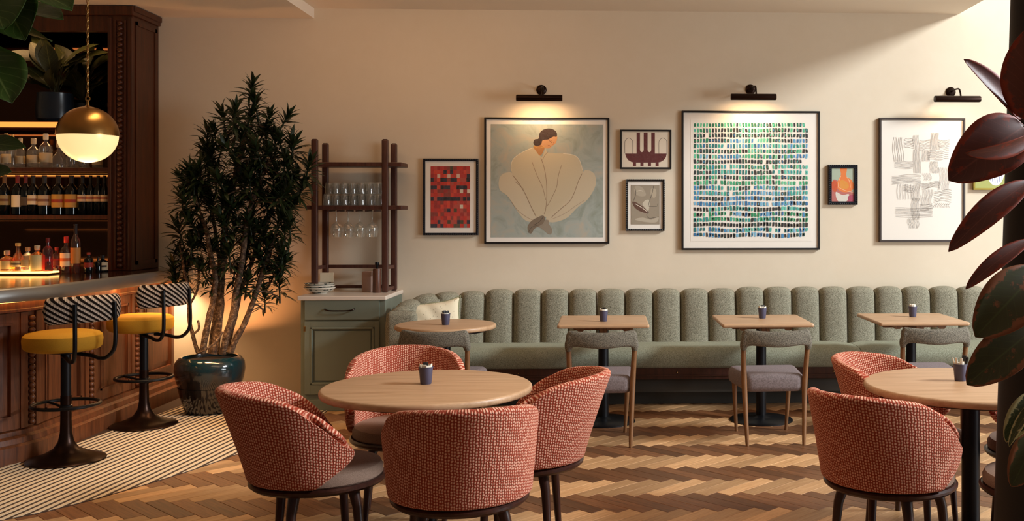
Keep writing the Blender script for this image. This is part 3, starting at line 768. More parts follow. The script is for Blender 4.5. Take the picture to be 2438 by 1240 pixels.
# =============== CORAL TUB CHAIRS ===============
def make_tub():
    t = thing('tub_chair', 'x', 'chair', (0, 0, 0))
    nphi, nz = 40, 14; zb = 0.415
    rows = []; uv = {}
    for i in range(nphi+1):
        s_ = -1+2*i/nphi; row = []
        for j in range(nz+1):
            v = j/nz
            Phi = R(80)+R(33)*math.sin(PI/2*min(1, v/0.58))
            # rounded front top corner
            Phi -= R(24)*max(0, (v-0.55)/0.45)**2
            phi = s_*Phi
            k = abs(phi)/R(104)
            zt = 0.816-0.105*(min(1, k)**2.4)
            z = zb+v*(zt-zb)
            z -= 0.10*(max(0, abs(s_)-0.58)/0.42)**2.4*v**2
            r = 0.262+0.026*v
            x = r*math.sin(phi)*1.02; y = -r*math.cos(phi)-0.105*v**1.15*max(0, math.cos(phi))**1.3+0.01
            row.append(Vector((x, y, z)))
            uv[(i, j)] = (phi*0.30, z)
        rows.append(row)
    bm = B(); grid(bm, rows, uvf=lambda a, b: uv[(a, b)])
    sh = obj('upholstered_shell', bm, M['coral'], t)
    m = sh.modifiers.new('s', 'SOLIDIFY'); m.thickness = 0.042; m.offset = 0.0
    m = sh.modifiers.new('b', 'SUBSURF'); m.levels = 2
    bake(sh)
    bm = B(); c0 = (0, 0.015)
    lathe(bm, [(0, 0.411), (0.255, 0.411), (0.262, 0.418), (0.263, 0.442), (0.252, 0.462), (0.22, 0.472), (0.1, 0.477), (0, 0.478)], 48, c0, None, 1.0, 1.03); obj('seat_cushion', bm, M['seat_mauve'], t)
    bm = B(); lathe(bm, [(0, 0.375), (0.225, 0.375), (0.262, 0.382), (0.276, 0.394), (0.277, 0.404), (0.268, 0.411), (0, 0.411)], 56, c0, None, 1.0, 1.03); obj('seat_frame', bm, M['espresso'], t)
    for a in (38, 142, 218, 322):
        bm = B(); ca, sa = math.cos(R(a)), math.sin(R(a))
        tube(bm, [(0.19*ca, c0[1]+0.19*sa, 0.378), (0.215*ca, c0[1]+0.215*sa, 0.30), (0.245*ca, c0[1]+0.245*sa, 0.0)], [0.025, 0.021, 0.0135], 12); obj('leg', bm, M['espresso'], t)
    return t
tub = make_tub()
tubs = [  # seat centre px, py of frame plane z 0.43, heading (deg, direction the sitter faces, 0 = +x, 90 = away)
    ('coral tub chair at the left of the large round table, turned away to the right', 750, 1120, 24),
    ('coral tub chair with its back to the camera, nearest the large round table', 1097, 1162, 104),
    ('coral tub chair at the right of the large round table, beside the herringbone floor', 1250, 1078, 176),
    ('coral tub chair behind the large round table, facing the camera', 966, 1022, -80),
    ('coral tub chair in front of the right round table with its back to the camera', 2114, 1127, 42),
    ('coral tub chair behind the right round table, facing right', 2165, 1040, -38),
    ('coral tub chair half hidden behind the dark column, farther one', 2497, 1060, 200),
    ('coral tub chair half hidden behind the dark column, nearer one', 2512, 1146, 150)]
for k, (lab, px, py, hd) in enumerate(tubs):
    p = P(px, py, 0.43); rz = R(hd-90)
    if k == 0: tub.location = (p.x, p.y, 0); tub.rotation_euler = (0, 0, rz); tub['label'] = lab; tub['group'] = 'coral tub chairs around the round tables'
    else: dup(tub, None, (p.x, p.y, 0), rz, lab, 'coral tub chairs around the round tables')
# =============== GREY DINING CHAIRS ===============
def make_dining():
    t = thing('dining_chair', 'x', 'chair')          # sitter faces +y, back at -y
    for sx in (-1, 1):
        bm = B(); tube(bm, catmull([(sx*0.190, -0.235, 0), (sx*0.198, -0.215, 0.22), (sx*0.205, -0.200, 0.42), (sx*0.212, -0.215, 0.56), (sx*0.217, -0.235, 0.68)], 5), [0.011]+[0.0125+0.007*min(1, k/10) for k in range(1, 11)]+[0.0195-0.004*k/10 for k in range(1, 11)], 12, flat=0.9); obj('back_leg', bm, M['beech'], t)
        bm = B(); tube(bm, [(sx*0.178, 0.235, 0), (sx*0.190, 0.222, 0.22), (sx*0.198, 0.21, 0.40)], [0.011, 0.0155, 0.018], 12); obj('front_leg', bm, M['beech'], t)
        bm = B(); tube(bm, [(sx*0.198, 0.21, 0.365), (sx*0.203, -0.2, 0.375)], 0.014, 8); tube(bm, [(sx*0.196, 0.18, 0.335), (sx*0.201, 0.02, 0.255)], 0.006, 6) if False else None; obj('side_rail', bm, M['beech'], t)
    ol = rounded(0.225, 0.225, 0.06, 5); ol = [(x*(1+0.10*(y/0.225)) if True else x, y+0.012) for x, y in ol]
    bm = B(); slab(bm, ol, 0.348, 0.468, 0.04, 5); st = obj('seat', bm, M['seat_grey'], t, angle=70)
    # wrapped back rail with sleeves over the posts
    n_ = 28; rows = []; seg = 16
    for i in range(n_+1):
        s_ = -1+2*i/n_; x = s_*0.232
        y = -0.245-0.055*(1-s_*s_)
        e = abs(s_)
        top = 0.778-0.016*(1-e**2)-0.03*max(0, (e-0.9)/0.1)**2
        bot = 0.668+0.012*(1-e**2)*0-0.012*math.exp(-((e-0.0)/0.5)**2)-0.02*max(0, (e-0.75)/0.25)
        if e > 0.93: bot = min(bot+0.01*(e-0.93)/0.07, top-0.05)
        hz = (top-bot)/2; cz = (top+bot)/2; hy = 0.024*(1-0.35*max(0, (e-0.9)/0.1)**2)
        row = []
        for k in range(seg):
            a = 2*PI*k/seg; ca, sa = math.cos(a), math.sin(a)
            row.append(Vector((x, y+hy*(abs(ca)**0.7)*(1 if ca > 0 else -1), cz+hz*(abs(sa)**0.8)*(1 if sa > 0 else -1))))
        rows.append(row)
    bm = B(); V = grid(bm, rows, closed_v=True); bm.faces.new(V[0]); bm.faces.new(list(reversed(V[-1])))
    for sx in (-1, 1): tube(bm, catmull([(sx*0.205, -0.257, 0.735), (sx*0.214, -0.250, 0.69), (sx*0.2165, -0.238, 0.655), (sx*0.217, -0.232, 0.635)], 4), [0.026]*4+[0.027, 0.0275, 0.027, 0.026]+[0.0245, 0.023, 0.0215, 0.020, 0.0195], 14)
    r = obj('back_rail', bm, M['grey_tweed'], t, angle=70)
    m = r.modifiers.new('rm', 'REMESH'); m.mode = 'VOXEL'; m.voxel_size = 0.006; m = r.modifiers.new('sm', 'SMOOTH'); m.iterations = 6; bake(r)
    r.data.materials.clear(); r.data.materials.append(M['grey_tweed'])
    return t
din = make_dining(); G = 'grey dining chairs facing the banquette'
dch = [('grey tweed dining chair at the small round table by the banquette end', 1030, 811, 82), ('grey tweed dining chair at the first square table, behind a coral chair', 1433, 806, 92), ('grey tweed dining chair at the middle square table, fully in view', 1851, 802, 93), ('grey tweed dining chair at the right square table', 2231, 799, 90)]
for k, (lab, px, py, hd) in enumerate(dch):
    tt = {0: 6.58, 1: 6.55, 2: 6.62, 3: 6.75}[k]
    z = H-(py-510)*tt/2400; p = P(px, py, z); rz = R(hd-90)
    # p is the middle of the back rail, 0.29 behind the chair origin
    loc = Vector((p.x, p.y, 0)) + Vector((-math.sin(rz), math.cos(rz), 0))*0.285
    if k == 0: din.location = loc; din.rotation_euler = (0, 0, rz); din['label'] = lab; din['group'] = G
    else: dup(din, None, loc, rz, lab, G)
# =============== BAR STOOLS ===============
def make_stool():
    t = thing('bar_stool', 'x', 'stool')           # back of the stool towards +x
    bm = B(); lathe(bm, [(0, 0), (0.225, 0), (0.225, 0.006), (0.217, 0.013), (0.17, 0.026), (0.12, 0.045), (0.07, 0.075), (0.045, 0.115), (0.034, 0.17), (0.031, 0.25), (0.0305, 0.40), (0, 0.40)], 56); obj('base', bm, M['bronze'], t)
    bm = B(); lathe(bm, [(0, 0.36), (0.029, 0.36), (0.029, 0.655), (0.05, 0.662), (0.10, 0.668), (0.10, 0.678), (0, 0.678)], 28); obj('post', bm, M['black'], t)
    bm = B(); ring = [(0.188*math.cos(2*PI*k/48), 0.188*math.sin(2*PI*k/48), 0.345) for k in range(49)]; tube(bm, ring, 0.011, 10, False)
    tube(bm, [(-0.188, 0, 0.345), (-0.03, 0, 0.325), (0.03, 0, 0.325), (0.188, 0, 0.345)], 0.008, 8); lathe(bm, [(0.029, 0.305), (0.037, 0.31), (0.037, 0.34), (0.029, 0.345)], 24); obj('foot_ring', bm, M['black'], t)
    bm = B(); lathe(bm, [(0, 0.678), (0.18, 0.68), (0.206, 0.69), (0.218, 0.705), (0.222, 0.745), (0.218, 0.772), (0.202, 0.788), (0.15, 0.798), (0.08, 0.802), (0, 0.803)], 56, (-0.03, 0)); obj('seat', bm, M['yellow'], t)
    bm = B(); psi = R(58); nn = 34; rows = []; seg = 20; uvm = {}
    for i in range(nn+1):
        s_ = -1+2*i/nn; a = s_*psi; e = abs(s_); f = (1-max(0, (e-0.86)/0.14)**2.5)**0.5 if e > 0.86 else 1.0
        f = max(f, 0.04); hz = 0.082*f; hr = 0.034*(0.35+0.65*f); row = []
        for k in range(seg):
            b_1 = 2*PI*k/seg; ca, sa = math.cos(b_1), math.sin(b_1)
            rr = 0.268+hr*(abs(ca)**0.75)*(1 if ca > 0 else -1); zz = 0.945+0.004*(1-e)+hz*(abs(sa)**0.6)*(1 if sa > 0 else -1)
            row.append(Vector((rr*math.cos(a), rr*math.sin(a), zz))); uvm[(i, k)] = (a*0.32*(1 if True else 0), zz+0.02*ca)
        rows.append(row)
    def uvf(i, k): return uvm[(i, k % seg)]
    V = grid(bm, rows, closed_v=True, uvf=uvf); bm.faces.new(V[0]); bm.faces.new(list(reversed(V[-1]))); obj('backrest', bm, M['hound'], t, angle=60)
    for sg in (-1, 1):
        a = R(24)*sg; c, s__ = math.cos(a), math.sin(a)
        bm = B(); pts = [(0.05*c, 0.05*s__+sg*0.03, 0.655), (0.15*c, 0.15*s__+sg*0.02, 0.645), (0.21*c, 0.21*s__+sg*0.01, 0.632), (0.265*c, 0.265*s__, 0.642), (0.308*c, 0.308*s__, 0.69), (0.318*c, 0.318*s__, 0.76), (0.316*c, 0.316*s__, 0.86), (0.312*c, 0.312*s__, 0.985)]
        tube(bm, catmull(pts, 6), 0.0125, 12); obj('back_tube', bm, M['black'], t)
    return t
st = make_stool()
p1 = P(157, 1097, 0); p2 = P(343, 1014, 0)
st.location = (p1.x, p1.y, 0.0066); st.rotation_euler = (0, 0, R(-30)); st['label'] = 'mustard velvet bar stool with houndstooth back, nearer the camera'; st['group'] = 'bar stools along the bar'
dup(st, None, (p2.x, p2.y, 0.0066), R(-19), 'mustard velvet bar stool with houndstooth back, beside the potted tree', 'bar stools along the bar')
random.seed(5)
# =============== SIDEBOARD ===============
YC0 = 7.95
xl = Q(716, 800, YC0).x; xr = Q(917, 800, YC0).x
ztop = P(812, 707, 0).z; zt_ = Q(812, 704.5, YC0-0.015).z
sb_ = thing('sideboard', 'sage green painted sideboard with a cream marble top between the tree and the banquette', 'cabinet')
bm = B(); box(bm, xl, xr, YC0, W-0.004, 0.0, zt_-0.035, 0.003)
box(bm, xl-0.012, xr+0.012, YC0-0.012, W-0.004, 0.0, 0.09, 0.004); obj('body', bm, M['sage'], sb_, False)
bm = B(); box(bm, Q(707, 700, YC0-0.02).x, xr+0.012, YC0-0.022, W-0.004, zt_-0.034, zt_, 0.008, 3); obj('marble_top', bm, M['marble'], sb_, False)
def zz(py): return Q(812, py, YC0).z
def xx(px): return Q(px, 800, YC0).x
bm = B(); box(bm, xx(726), xx(904), YC0-0.014, YC0, zz(761), zz(714), 0.003)
dr = obj('drawer', bm, M['sage'], sb_, False)
bm = B(); hz = zz(738); x0, x1 = xx(776), xx(844)
tube(bm, catmull([(x0-0.004, YC0-0.016, hz+0.010), (x0+0.006, YC0-0.032, hz+0.004), (x0+0.04, YC0-0.040, hz-0.002), ((x0+x1)/2, YC0-0.041, hz-0.003), (x1-0.04, YC0-0.040, hz-0.002), (x1-0.006, YC0-0.032, hz+0.004), (x1+0.004, YC0-0.016, hz+0.010)], 4), 0.0055, 8); obj('handle', bm, M['bronze'], dr)
bm = B(); zd0 = 0.13; zd1 = zz(765); a, b_ = xx(726), xx(904); w1, w2 = xx(749), xx(883.5); zp0, zp1 = zz(906), zz(787)
zp0 = 0.235
box(bm, a, w1-0.03, YC0-0.016, YC0, zd0, zd1, 0.002); box(bm, w2+0.03, b_, YC0-0.016, YC0, zd0, zd1, 0.002); box(bm, w1-0.03, w2+0.03, YC0-0.016, YC0, zp1+0.03, zd1, 0.002); box(bm, w1-0.03, w2+0.03, YC0-0.016, YC0, zd0, zp0-0.03, 0.002)
for x_0, x_1, z_0, z_1 in ((w1-0.03, w1-0.012, zp0-0.03, zp1+0.03), (w2+0.012, w2+0.03, zp0-0.03, zp1+0.03), (w1-0.03, w2+0.03, zp1+0.012, zp1+0.03), (w1-0.03, w2+0.03, zp0-0.03, zp0-0.012)): box(bm, x_0, x_1, YC0-0.020, YC0, z_0, z_1, 0.005)
d = obj('door', bm, M['sage'], sb_, False)
bm = B(); box(bm, w1, w2, YC0-0.008, YC0, zp0, zp1, 0.005); obj('door_panel', bm, M['sage'], d, False)
bm = B(); box(bm, a-0.006, a+0.010, YC0-0.020, YC0-0.012, zz(788), zz(776), 0.002); obj('hinge', bm, M['brass'], d, False)
# =============== SHELF RACK ON THE SIDEBOARD ===============
YR0, YR1 = 8.28, 8.50
rk = thing('shelf_rack', 'dark wooden open shelf rack with glasses standing on the sideboard', 'shelf', (0, 0, zt_))
tt = Q(830, 331, YR0).z-zt_; tb = Q(830, 341, YR1).z-zt_
for px, Y, top in ((749.5, YR0, tt), (917, YR0, tt), (775, YR1, tb), (938, YR1, tb)):
    x = Q(px, 500, Y).x; bm = B(); ol = rounded(0.0245, 0.0225, 0.008, 3); slab(bm, ol, 0.0, top, 0.016, 4, Matrix.Translation((x, Y, 0))); obj('post', bm, M['rack'], rk)
for py, xa, xb in ((391, 741, 957), (494, 728, 957)):
    z = Q(830, py, YR0).z-zt_; x0, x1 = Q(xa, py, YR0).x, Q(xb, py, YR0).x
    bm = B(); box(bm, x0, x1, YR0-0.012, YR1+0.03, z-0.017, z+0.017, 0.006); obj('shelf_board', bm, M['rack'], rk, False)
zr = Q(830, 634, YR1).z-zt_; zr0 = 0.035
xa, xb = Q(749.5, 634, YR0).x, Q(917, 634, YR0).x; xc_, xd = Q(775, 634, YR1).x, Q(938, 634, YR1).x
bm = B(); box(bm, xc_, xd, YR1-0.012, YR1+0.012, zr-0.014, zr+0.014, 0.003); obj('back_rail', bm, M['rack'], rk, False)
bm = B(); box(bm, xc_, xd, YR1-0.012, YR1+0.012, 0.02, 0.045, 0.003); obj('back_rail', bm, M['rack'], rk, False)
for x, x2 in ((xa, xc_), (xb, xd)):
    for za_, zb2 in ((zr-0.014, zr+0.014), (0.012, 0.04)):
        bm = B(); prism(bm, [(x-0.012, YR0), (x+0.012, YR0), (x2+0.012, YR1), (x2-0.012, YR1)], za_, zb2); obj('side_rail', bm, M['rack'], rk, False)
zm = Q(830, 494, YR0).z
for px in (790, 812, 834, 856, 878, 900): bm = B(); x = Q(px, 500, 8.4).x; box(bm, x-0.004, x+0.004, YR0, YR1, zm-0.034-zt_, zm-0.017-zt_); obj('glass_hanger', bm, M['rack'], rk, False)
# tumblers, two high, upside down
tum = None; zs = zm+0.0172
for lev in range(2):
    for iy in range(3):
        for ix in range(7):
            px = 779+ix*20.3+iy*4; Y = YR0+0.035+iy*0.078
            if lev == 1 and ix in (0,) and iy == 0: continue
            x = Q(px, 460, Y).x
            if tum is None:
                bm = B(); lathe(bm, [(0.034, 0.0), (0.0345, 0.002), (0.028, 0.085), (0.026, 0.093), (0.0, 0.094)], 20)
                lathe(bm, [(0.032, 0.002), (0.0255, 0.082), (0.0, 0.083)], 20); tum = obj('tumbler', bm, M['glass'], None); o = tum
                tag(tum, 'clear glass tumbler stacked upside down on the rack shelf', 'glass', 'tumblers on the middle rack shelf')
            else: o = dup(tum)
            o.location = (x+random.uniform(-.002, .002), Y, zs+lev*0.0945)
wg = None
for iy in range(3):
    for ix, px in enumerate((801, 829, 857, 886)):
        Y = YR0+0.045+iy*0.085; x = Q(px, 540, Y).x
        if wg is None:
            bm = B(); lathe(bm, [(0, 0.0), (0.033, -0.001), (0.034, -0.003), (0.006, -0.008), (0.0035, -0.02), (0.0032, -0.085), (0.014, -0.095), (0.036, -0.112), (0.048, -0.138), (0.049, -0.160), (0.044, -0.19), (0.039, -0.213)], 24); wg = obj('wine_glass', bm, M['glass'], None); o = wg
            tag(wg, 'stemmed wine glass hanging upside down below the rack shelf', 'glass', 'wine glasses hanging in the rack')
        else: o = dup(wg)
        o.location = (x, Y, zm-0.0345+0.006)
# bowls, card, book, flask on the marble
pb = P(797, 688, zt_)
bw = None
for k in range(3):
    bm = B(); r = 0.125-0.004*k; z0 = k*0.017
    lathe(bm, [(0, z0), (0.055, z0), (0.06, z0+0.006), (r*0.8, z0+0.022), (r, z0+0.045), (r-0.003, z0+0.049), (r*0.78, z0+0.028), (0.05, z0+0.014), (0, z0+0.012)], 40)
    n = M.get('bowl')
    if n is None:
        q = N('patterned_bowl'); vo = q.n('TexVoronoi', {'Vector': q.tex('Object'), 'Scale': 26.0}); z = q.n('SeparateXYZ', {0: q.tex('Object')}).outputs[2]
        band = q.math('LESS_THAN', q.math('ABSOLUTE', q.math('SUBTRACT', q.math('FRACT', q.math('MULTIPLY', z, 45.0)), 0.5)), 0.3)
        q.bsdf(Base_Color=q.mix(band, lin('e8e0d2'), q.mix(q.math('GREATER_THAN', vo.outputs['Distance'], 0.4), lin('3c4745'), lin('b7b3a4'))), Roughness=0.25); M['bowl'] = q.m
    o = obj('bowl', bm, M['bowl'], None, loc=(pb.x, 8.22, zt_+0.0003)); tag(o, ['patterned shallow bowl at the bottom of the stack on the sideboard', 'patterned shallow bowl in the middle of the stack on the sideboard', 'patterned shallow bowl on top of the stack on the sideboard'][k], 'bowl', 'stacked bowls')
x0, x1 = Q(761, 660, 8.40).x, Q(793, 660, 8.40).x
bm = B(); box(bm, x0, x1, -0.004, 0.004, 0, 0.155, 0.001); box(bm, x0+0.01, x1-0.01, 0.0, 0.05, 0, 0.008)
o = obj('menu_card', bm, M['linen'], None, False, loc=(0, 8.41, zt_)); tag(o, 'small speckled cream card standing behind the bowls', 'card')
x0, x1 = Q(864, 660, 8.4).x, Q(886, 660, 8.4).x
bm = B(); box(bm, x0, x1, 8.36, 8.46, zt_, zt_+0.165, 0.004); o = obj('pink_book', bm, plain('pink_board', 'a98a7c', 0.7), None, False); tag(o, 'dusty pink book standing beside the flask on the sideboard', 'book')
pf = Q(897, 660, 8.26); fl = thing('wooden_flask', 'brown cylindrical flask with a black stopper on the sideboard', 'flask', (pf.x, 8.27, zt_))
bm = B(); lathe(bm, [(0, 0), (0.034, 0), (0.036, 0.004), (0.034, 0.185), (0.030, 0.195), (0, 0.196)], 28); obj('body', bm, wood('flask_wood', '6b4433', '452a1e', 2, 0.35, 'Z'), fl)
bm = B(); lathe(bm, [(0, 0.19), (0.010, 0.19), (0.010, 0.215), (0.017, 0.228), (0.016, 0.245), (0, 0.25)], 18); obj('stopper', bm, M['black'], fl)
# =============== PRINTS ON THE WALL ===============
def ink_mesh(name, shapes, Y, org, parent, z0=0.0):
    """flat inked shapes: (px points, hex colour); each later one lies a hair in front"""
    verts = []; faces = []; cols = []
    for k, (pts, col) in enumerate(shapes):
        y = Y-z0-min(k, 900)*0.0000025
        i0 = len(verts)
        for p in pts:
            q = Q(p[0], p[1], Y); verts.append((q.x-org[0], y-org[1], q.z-org[2]))
        faces.append(list(range(i0, i0+len(pts)))); cols.append(lin(col))
    me = bpy.data.meshes.new(name); me.from_pydata(verts, [], faces); me.materials.append(M['ink'])
    at = me.attributes.new('ink', 'FLOAT_COLOR', 'FACE')
    for k, c in enumerate(cols): at.data[k].color = c
    return link(name, me, parent)
def line(pts, w0, w1=None, n=6, col='6b5a48'):
    p = catmull([(a, b, 0) for a, b in pts], n); w1 = w1 if w1 is not None else w0; L, R_ = [], []
    for i, q in enumerate(p):
        t = (p[min(i+1, len(p)-1)]-p[max(i-1, 0)]).normalized(); w = w0+(w1-w0)*i/len(p); nn = Vector((-t.y, t.x, 0))*w*0.5
        L.append(tuple((q+nn)[:2])); R_.append(tuple((q-nn)[:2]))
    return [([L[i], L[i+1], R_[i+1], R_[i]], col) for i in range(len(p)-1)]
def rect(x0, y0, x1, y1): return [(x0, y0), (x1, y0), (x1, y1), (x0, y1)]
def blob(pts, n=6): return [tuple(p[:2]) for p in catmull([(a, b, 0) for a, b in pts], n, True)]
def picture(label, cat, x0, y0, x1, y1, fw, fmat, art, shapes, name='framed_print', beaded=False, depth=0.032, artmat=None, mat=True):
    YA = W-depth+0.010
    a = Q(x0, y1, W-depth); b_ = Q(x1, y0, W-depth); org = ((a.x+b_.x)/2, W, a.z); w = (b_.x-a.x)/2; h = b_.z-a.z
    f = fw*8.57/2400
    t = thing(name, label, cat, org)
    bm = B()
    for (xa, xb, za, zb_) in ((-w, w, h-f, h), (-w, w, 0, f), (-w, -w+f, f, h-f), (w-f, w, f, h-f)): box(bm, xa, xb, -depth, -0.001, za, zb_, 0.0015, 1)
    fr = obj('frame', bm, M[fmat], t, False)
    if beaded:
        bm = B(); nx = int(2*w/0.016); nz_ = int(h/0.016)
        for k in range(nx+1):
            for z in (f*0.35, h-f*0.35): ball(bm, (-w+0.006+(2*w-0.012)*k/nx, -depth, z), 0.0062, 6, 4)
        for k in range(1, nz_):
            for x in (-w+f*0.35, w-f*0.35): ball(bm, (x, -depth, h*k/nz_), 0.0062, 6, 4)
        bd = obj('frame_beading', bm, M[fmat], fr)
    bm = B(); box(bm, -w+f*0.8, w-f*0.8, -depth+0.012, -0.004, f*0.8, h-f*0.8); obj('mat_board', bm, M['paper'], t, False)
    if art:
        p0 = Q(art[0], art[3], YA); p1_ = Q(art[2], art[1], YA); bm = B(); box(bm, p0.x-org[0], p1_.x-org[0], -depth+0.0105, -depth+0.0125, p0.z-org[2], p1_.z-org[2]); obj('print_sheet', bm, artmat or M['paper'], t, False)
    ink_mesh('print', shapes, W-depth+0.0100, org, t)
    bm = B(); g_ = f*0.8; bm.faces.new([bm.verts.new(v_) for v_ in ((-w+g_, -depth+0.005, g_), (w-g_, -depth+0.005, g_), (w-g_, -depth+0.005, h-g_), (-w+g_, -depth+0.005, h-g_))]); obj('glass_pane', bm, M['pane'], t, False)
    return t
# 1 red weave
sh = []; rr = random.Random(4)
reds = ['c43a2c', 'b8332c', 'a02c26', 'd2452f', '8c3a30', 'b54a3c', 'c23020']; x0, y0, x1, y1 = 1025.4, 395.8, 1119, 542
sh.append((rect(x0, y0, x1, y1), 'b53a30'))
cw = (x1-x0)/12; chh = (y1-y0)/16
for i in range(12):
    for j in range(16):
        c = rr.choice(reds)
        if j in (3, 5, 8) and rr.random() < 0.62: c = rr.choice(['2a2530', '33303c', '1d1a20'])
        elif j == 2 and rr.random() < 0.6: c = 'd9b9a6'
        elif rr.random() < 0.07: c = rr.choice(['d8c8b0', '4c4228', '2c2a38', '7c746c'])
        elif j > 13 and rr.random() < 0.35: c = rr.choice(['33303c', '5a4a38'])
        xa = x0+i*cw+rr.uniform(-1, 1)*(i > 0); sh.append((rect(max(x0, xa), y0+j*chh, min(x1, xa+cw*rr.choice((1, 1, 1.6))), min(y1, y0+(j+1)*chh+0.4)), c))
picture('framed red woven patchwork print in a beaded navy frame, leftmost on the wall', 'picture', 1006.6, 377.7, 1138.6, 559.7, 5.5, 'navyframe', None, sh, beaded=True)
# 2 seated figure in a billowing cream robe
S = 3.876; cv = lambda L: [(1160+a/S, 270+b/S) for a, b in L]
sh = []
def bl(L, c, n=6): sh.append((blob(cv(L), n), c))
def ln(L, w=1.2, c='8a6f56', w1=None): sh.extend(line(cv(L), w, w1, 6, c))
bl([(240, 560), (300, 700), (400, 880), (440, 985), (520, 950), (600, 970), (760, 830), (880, 545), (500, 450)], 'c4b496')
bl([(108, 620), (130, 570), (185, 545), (240, 560), (330, 700), (430, 900), (460, 970), (420, 1000), (350, 985), (290, 920), (250, 860), (190, 765), (130, 720), (108, 680)], 'c6b79c')
bl([(1003, 610), (985, 555), (935, 525), (880, 545), (800, 720), (640, 900), (545, 960), (570, 1000), (640, 1000), (740, 960), (830, 870), (920, 800), (975, 720), (1000, 660)], 'c5b599')
bl([(430, 315), (340, 350), (250, 410), (222, 470), (222, 530), (260, 610), (340, 720), (400, 840), (455, 960), (520, 925), (560, 930), (640, 880), (750, 780), (810, 680), (875, 560), (878, 500), (850, 430), (800, 385), (700, 370), (560, 360), (540, 320), (500, 400)], 'c2b294')
bl([(425, 305), (445, 340), (488, 390), (520, 345), (525, 300), (470, 285)], 'b07a48')
bl([(500, 250), (500, 290), (530, 318), (570, 322), (600, 300), (630, 275), (645, 235), (640, 205), (590, 190), (530, 215)], 'c48f62')
bl([(425, 270), (440, 295), (475, 298), (500, 280), (512, 248), (560, 240), (610, 215), (640, 215), (642, 180), (615, 150), (570, 138), (520, 148), (485, 180), (473, 232), (440, 240)], '35201c')
ln([(572, 250), (585, 262), (596, 272)], 0.9, '4a2c20'); ln([(605, 262), (615, 275), (605, 290)], 0.9, 'a05a38'); ln([(560, 292), (575, 296), (585, 305)], 0.9, '8a3a2a'); ln([(560, 240), (580, 246), (596, 256)], 0.7, '4a2c20'); ln([(430, 303), (480, 318), (530, 302)], 0.9, 'd6a040')
bl([(372, 1050), (400, 1000), (450, 965), (515, 942), (535, 985), (500, 1030), (440, 1060), (410, 1105), (385, 1100)], '7b6a57')
bl([(535, 985), (565, 985), (570, 1020), (600, 1070), (590, 1112), (560, 1110), (500, 1060), (470, 1045), (510, 1020)], '8f8270')
ln([(430, 1030), (480, 1000), (520, 950)], 1.3, '4d4034'); ln([(380, 1100), (410, 1050), (470, 1030)], 1.0, '4d4034')
ln([(495, 410), (525, 500), (545, 620), (550, 760), (540, 880), (525, 930)]); ln([(415, 450), (455, 560), (510, 680), (540, 800)], 1.0); ln([(685, 480), (655, 580), (640, 680), (590, 790), (550, 860)], 1.0)
ln([(875, 555), (840, 630), (800, 740), (760, 810), (680, 880), (590, 960)]); ln([(235, 570), (290, 640), (350, 740), (400, 850), (450, 950)]); ln([(260, 630), (300, 665), (340, 700)], 0.8)
ln([(215, 800), (270, 880), (340, 940), (420, 985)], 1.0, 'a58d76'); ln([(900, 800), (820, 850), (720, 920), (600, 975)], 0.9, 'a58d76'); ln([(510, 430), (530, 390), (560, 355)], 0.8)
ln([(222, 530), (222, 470), (250, 410), (340, 350), (430, 315)], 0.8, 'ece0c8'); ln([(878, 520), (850, 430), (800, 385), (700, 370)], 0.8, 'ece0c8')
picture('large framed print of a dark-haired woman in a billowing cream robe', 'picture', 1152.8, 280.4, 1451, 580.3, 4.6, 'blackframe', (1168.5, 296.5, 1436, 565), sh, artmat=M['wash'])
# 3 maroon arches
S3 = 2.884; cz = lambda L: [(1460+a/S3, 190+b/S3) for a, b in L]
MR = '5f2222'; CR = 'e4d4bd'; sh = [(rect(1480.2, 312.5, 1594.8, 398.4), CR)]
arc = [(82, 506)]+[(82+140*(1-math.cos(R(a))) if a <= 60 else 82+140*(1-math.cos(R(a))), 506+62*math.sin(R(a))) for a in range(10, 91, 10)]
body = [(82, 506), (88, 530), (102, 550), (125, 564), (145, 568), (305, 568), (325, 564), (348, 550), (362, 530), (368, 506)]
sh.append((cz(body), MR)); sh.append((cz(rect(160, 362, 286, 510)), MR))
for a_, b_2 in ((184, 209), (236, 261)):
    sh.append((cz([(a_, 362), (b_2, 362), (b_2, 482), (b_2-4, 492), ((a_+b_2)/2, 497), (a_+4, 492), (a_, 482)]), CR))
for x in (135, 186, 238, 290): sh.append((cz(rect(x, 566, x+22, 592)), MR))
for a_, b_2 in ((80, 133), (314, 368)):
    m = (a_+b_2)/2; sh.extend(line(cz([(a_, 506), (a_, 430), (a_+6, 412), (m, 399), (b_2-6, 412), (b_2, 430), (b_2, 506)]), 0.9, None, 5, '3a2420'))
picture('small framed maroon abstract print of arches and bars, above the grey print', 'picture', 1476.3, 308.6, 1598.7, 402.2, 4.2, 'blackframe', None, sh)
# 4 grey abstract
sh = [(rect(1502.3, 440.3, 1570.3, 534), '9a8c78')]
def bz(L, c): sh.append((blob(cz(L), 5), c))
bz([(130, 840), (150, 838), (195, 865), (240, 905), (238, 918), (190, 905), (150, 880)], '5c3a2c'); bz([(200, 850), (225, 825), (250, 828), (248, 870), (240, 900), (215, 875)], 'c8bda8')
bz([(145, 735), (175, 728), (205, 745), (225, 790), (190, 800), (150, 780)], 'ad9f8a'); bz([(150, 960), (200, 945), (260, 960), (310, 940), (300, 975), (240, 978)], 'b8ab97'); bz([(262, 745), (290, 750), (296, 790), (280, 810), (258, 790)], 'b3a48d')
for L, w in (([(277, 728), (268, 775), (250, 830), (240, 870)], 1.1), ([(245, 870), (300, 868), (304, 850)], 0.8), ([(148, 740), (155, 780), (140, 830)], 1.2), ([(240, 905), (230, 930), (250, 950), (312, 940)], 1.0)): sh.extend(line(cz(L), w, None, 5, '4a4036'))
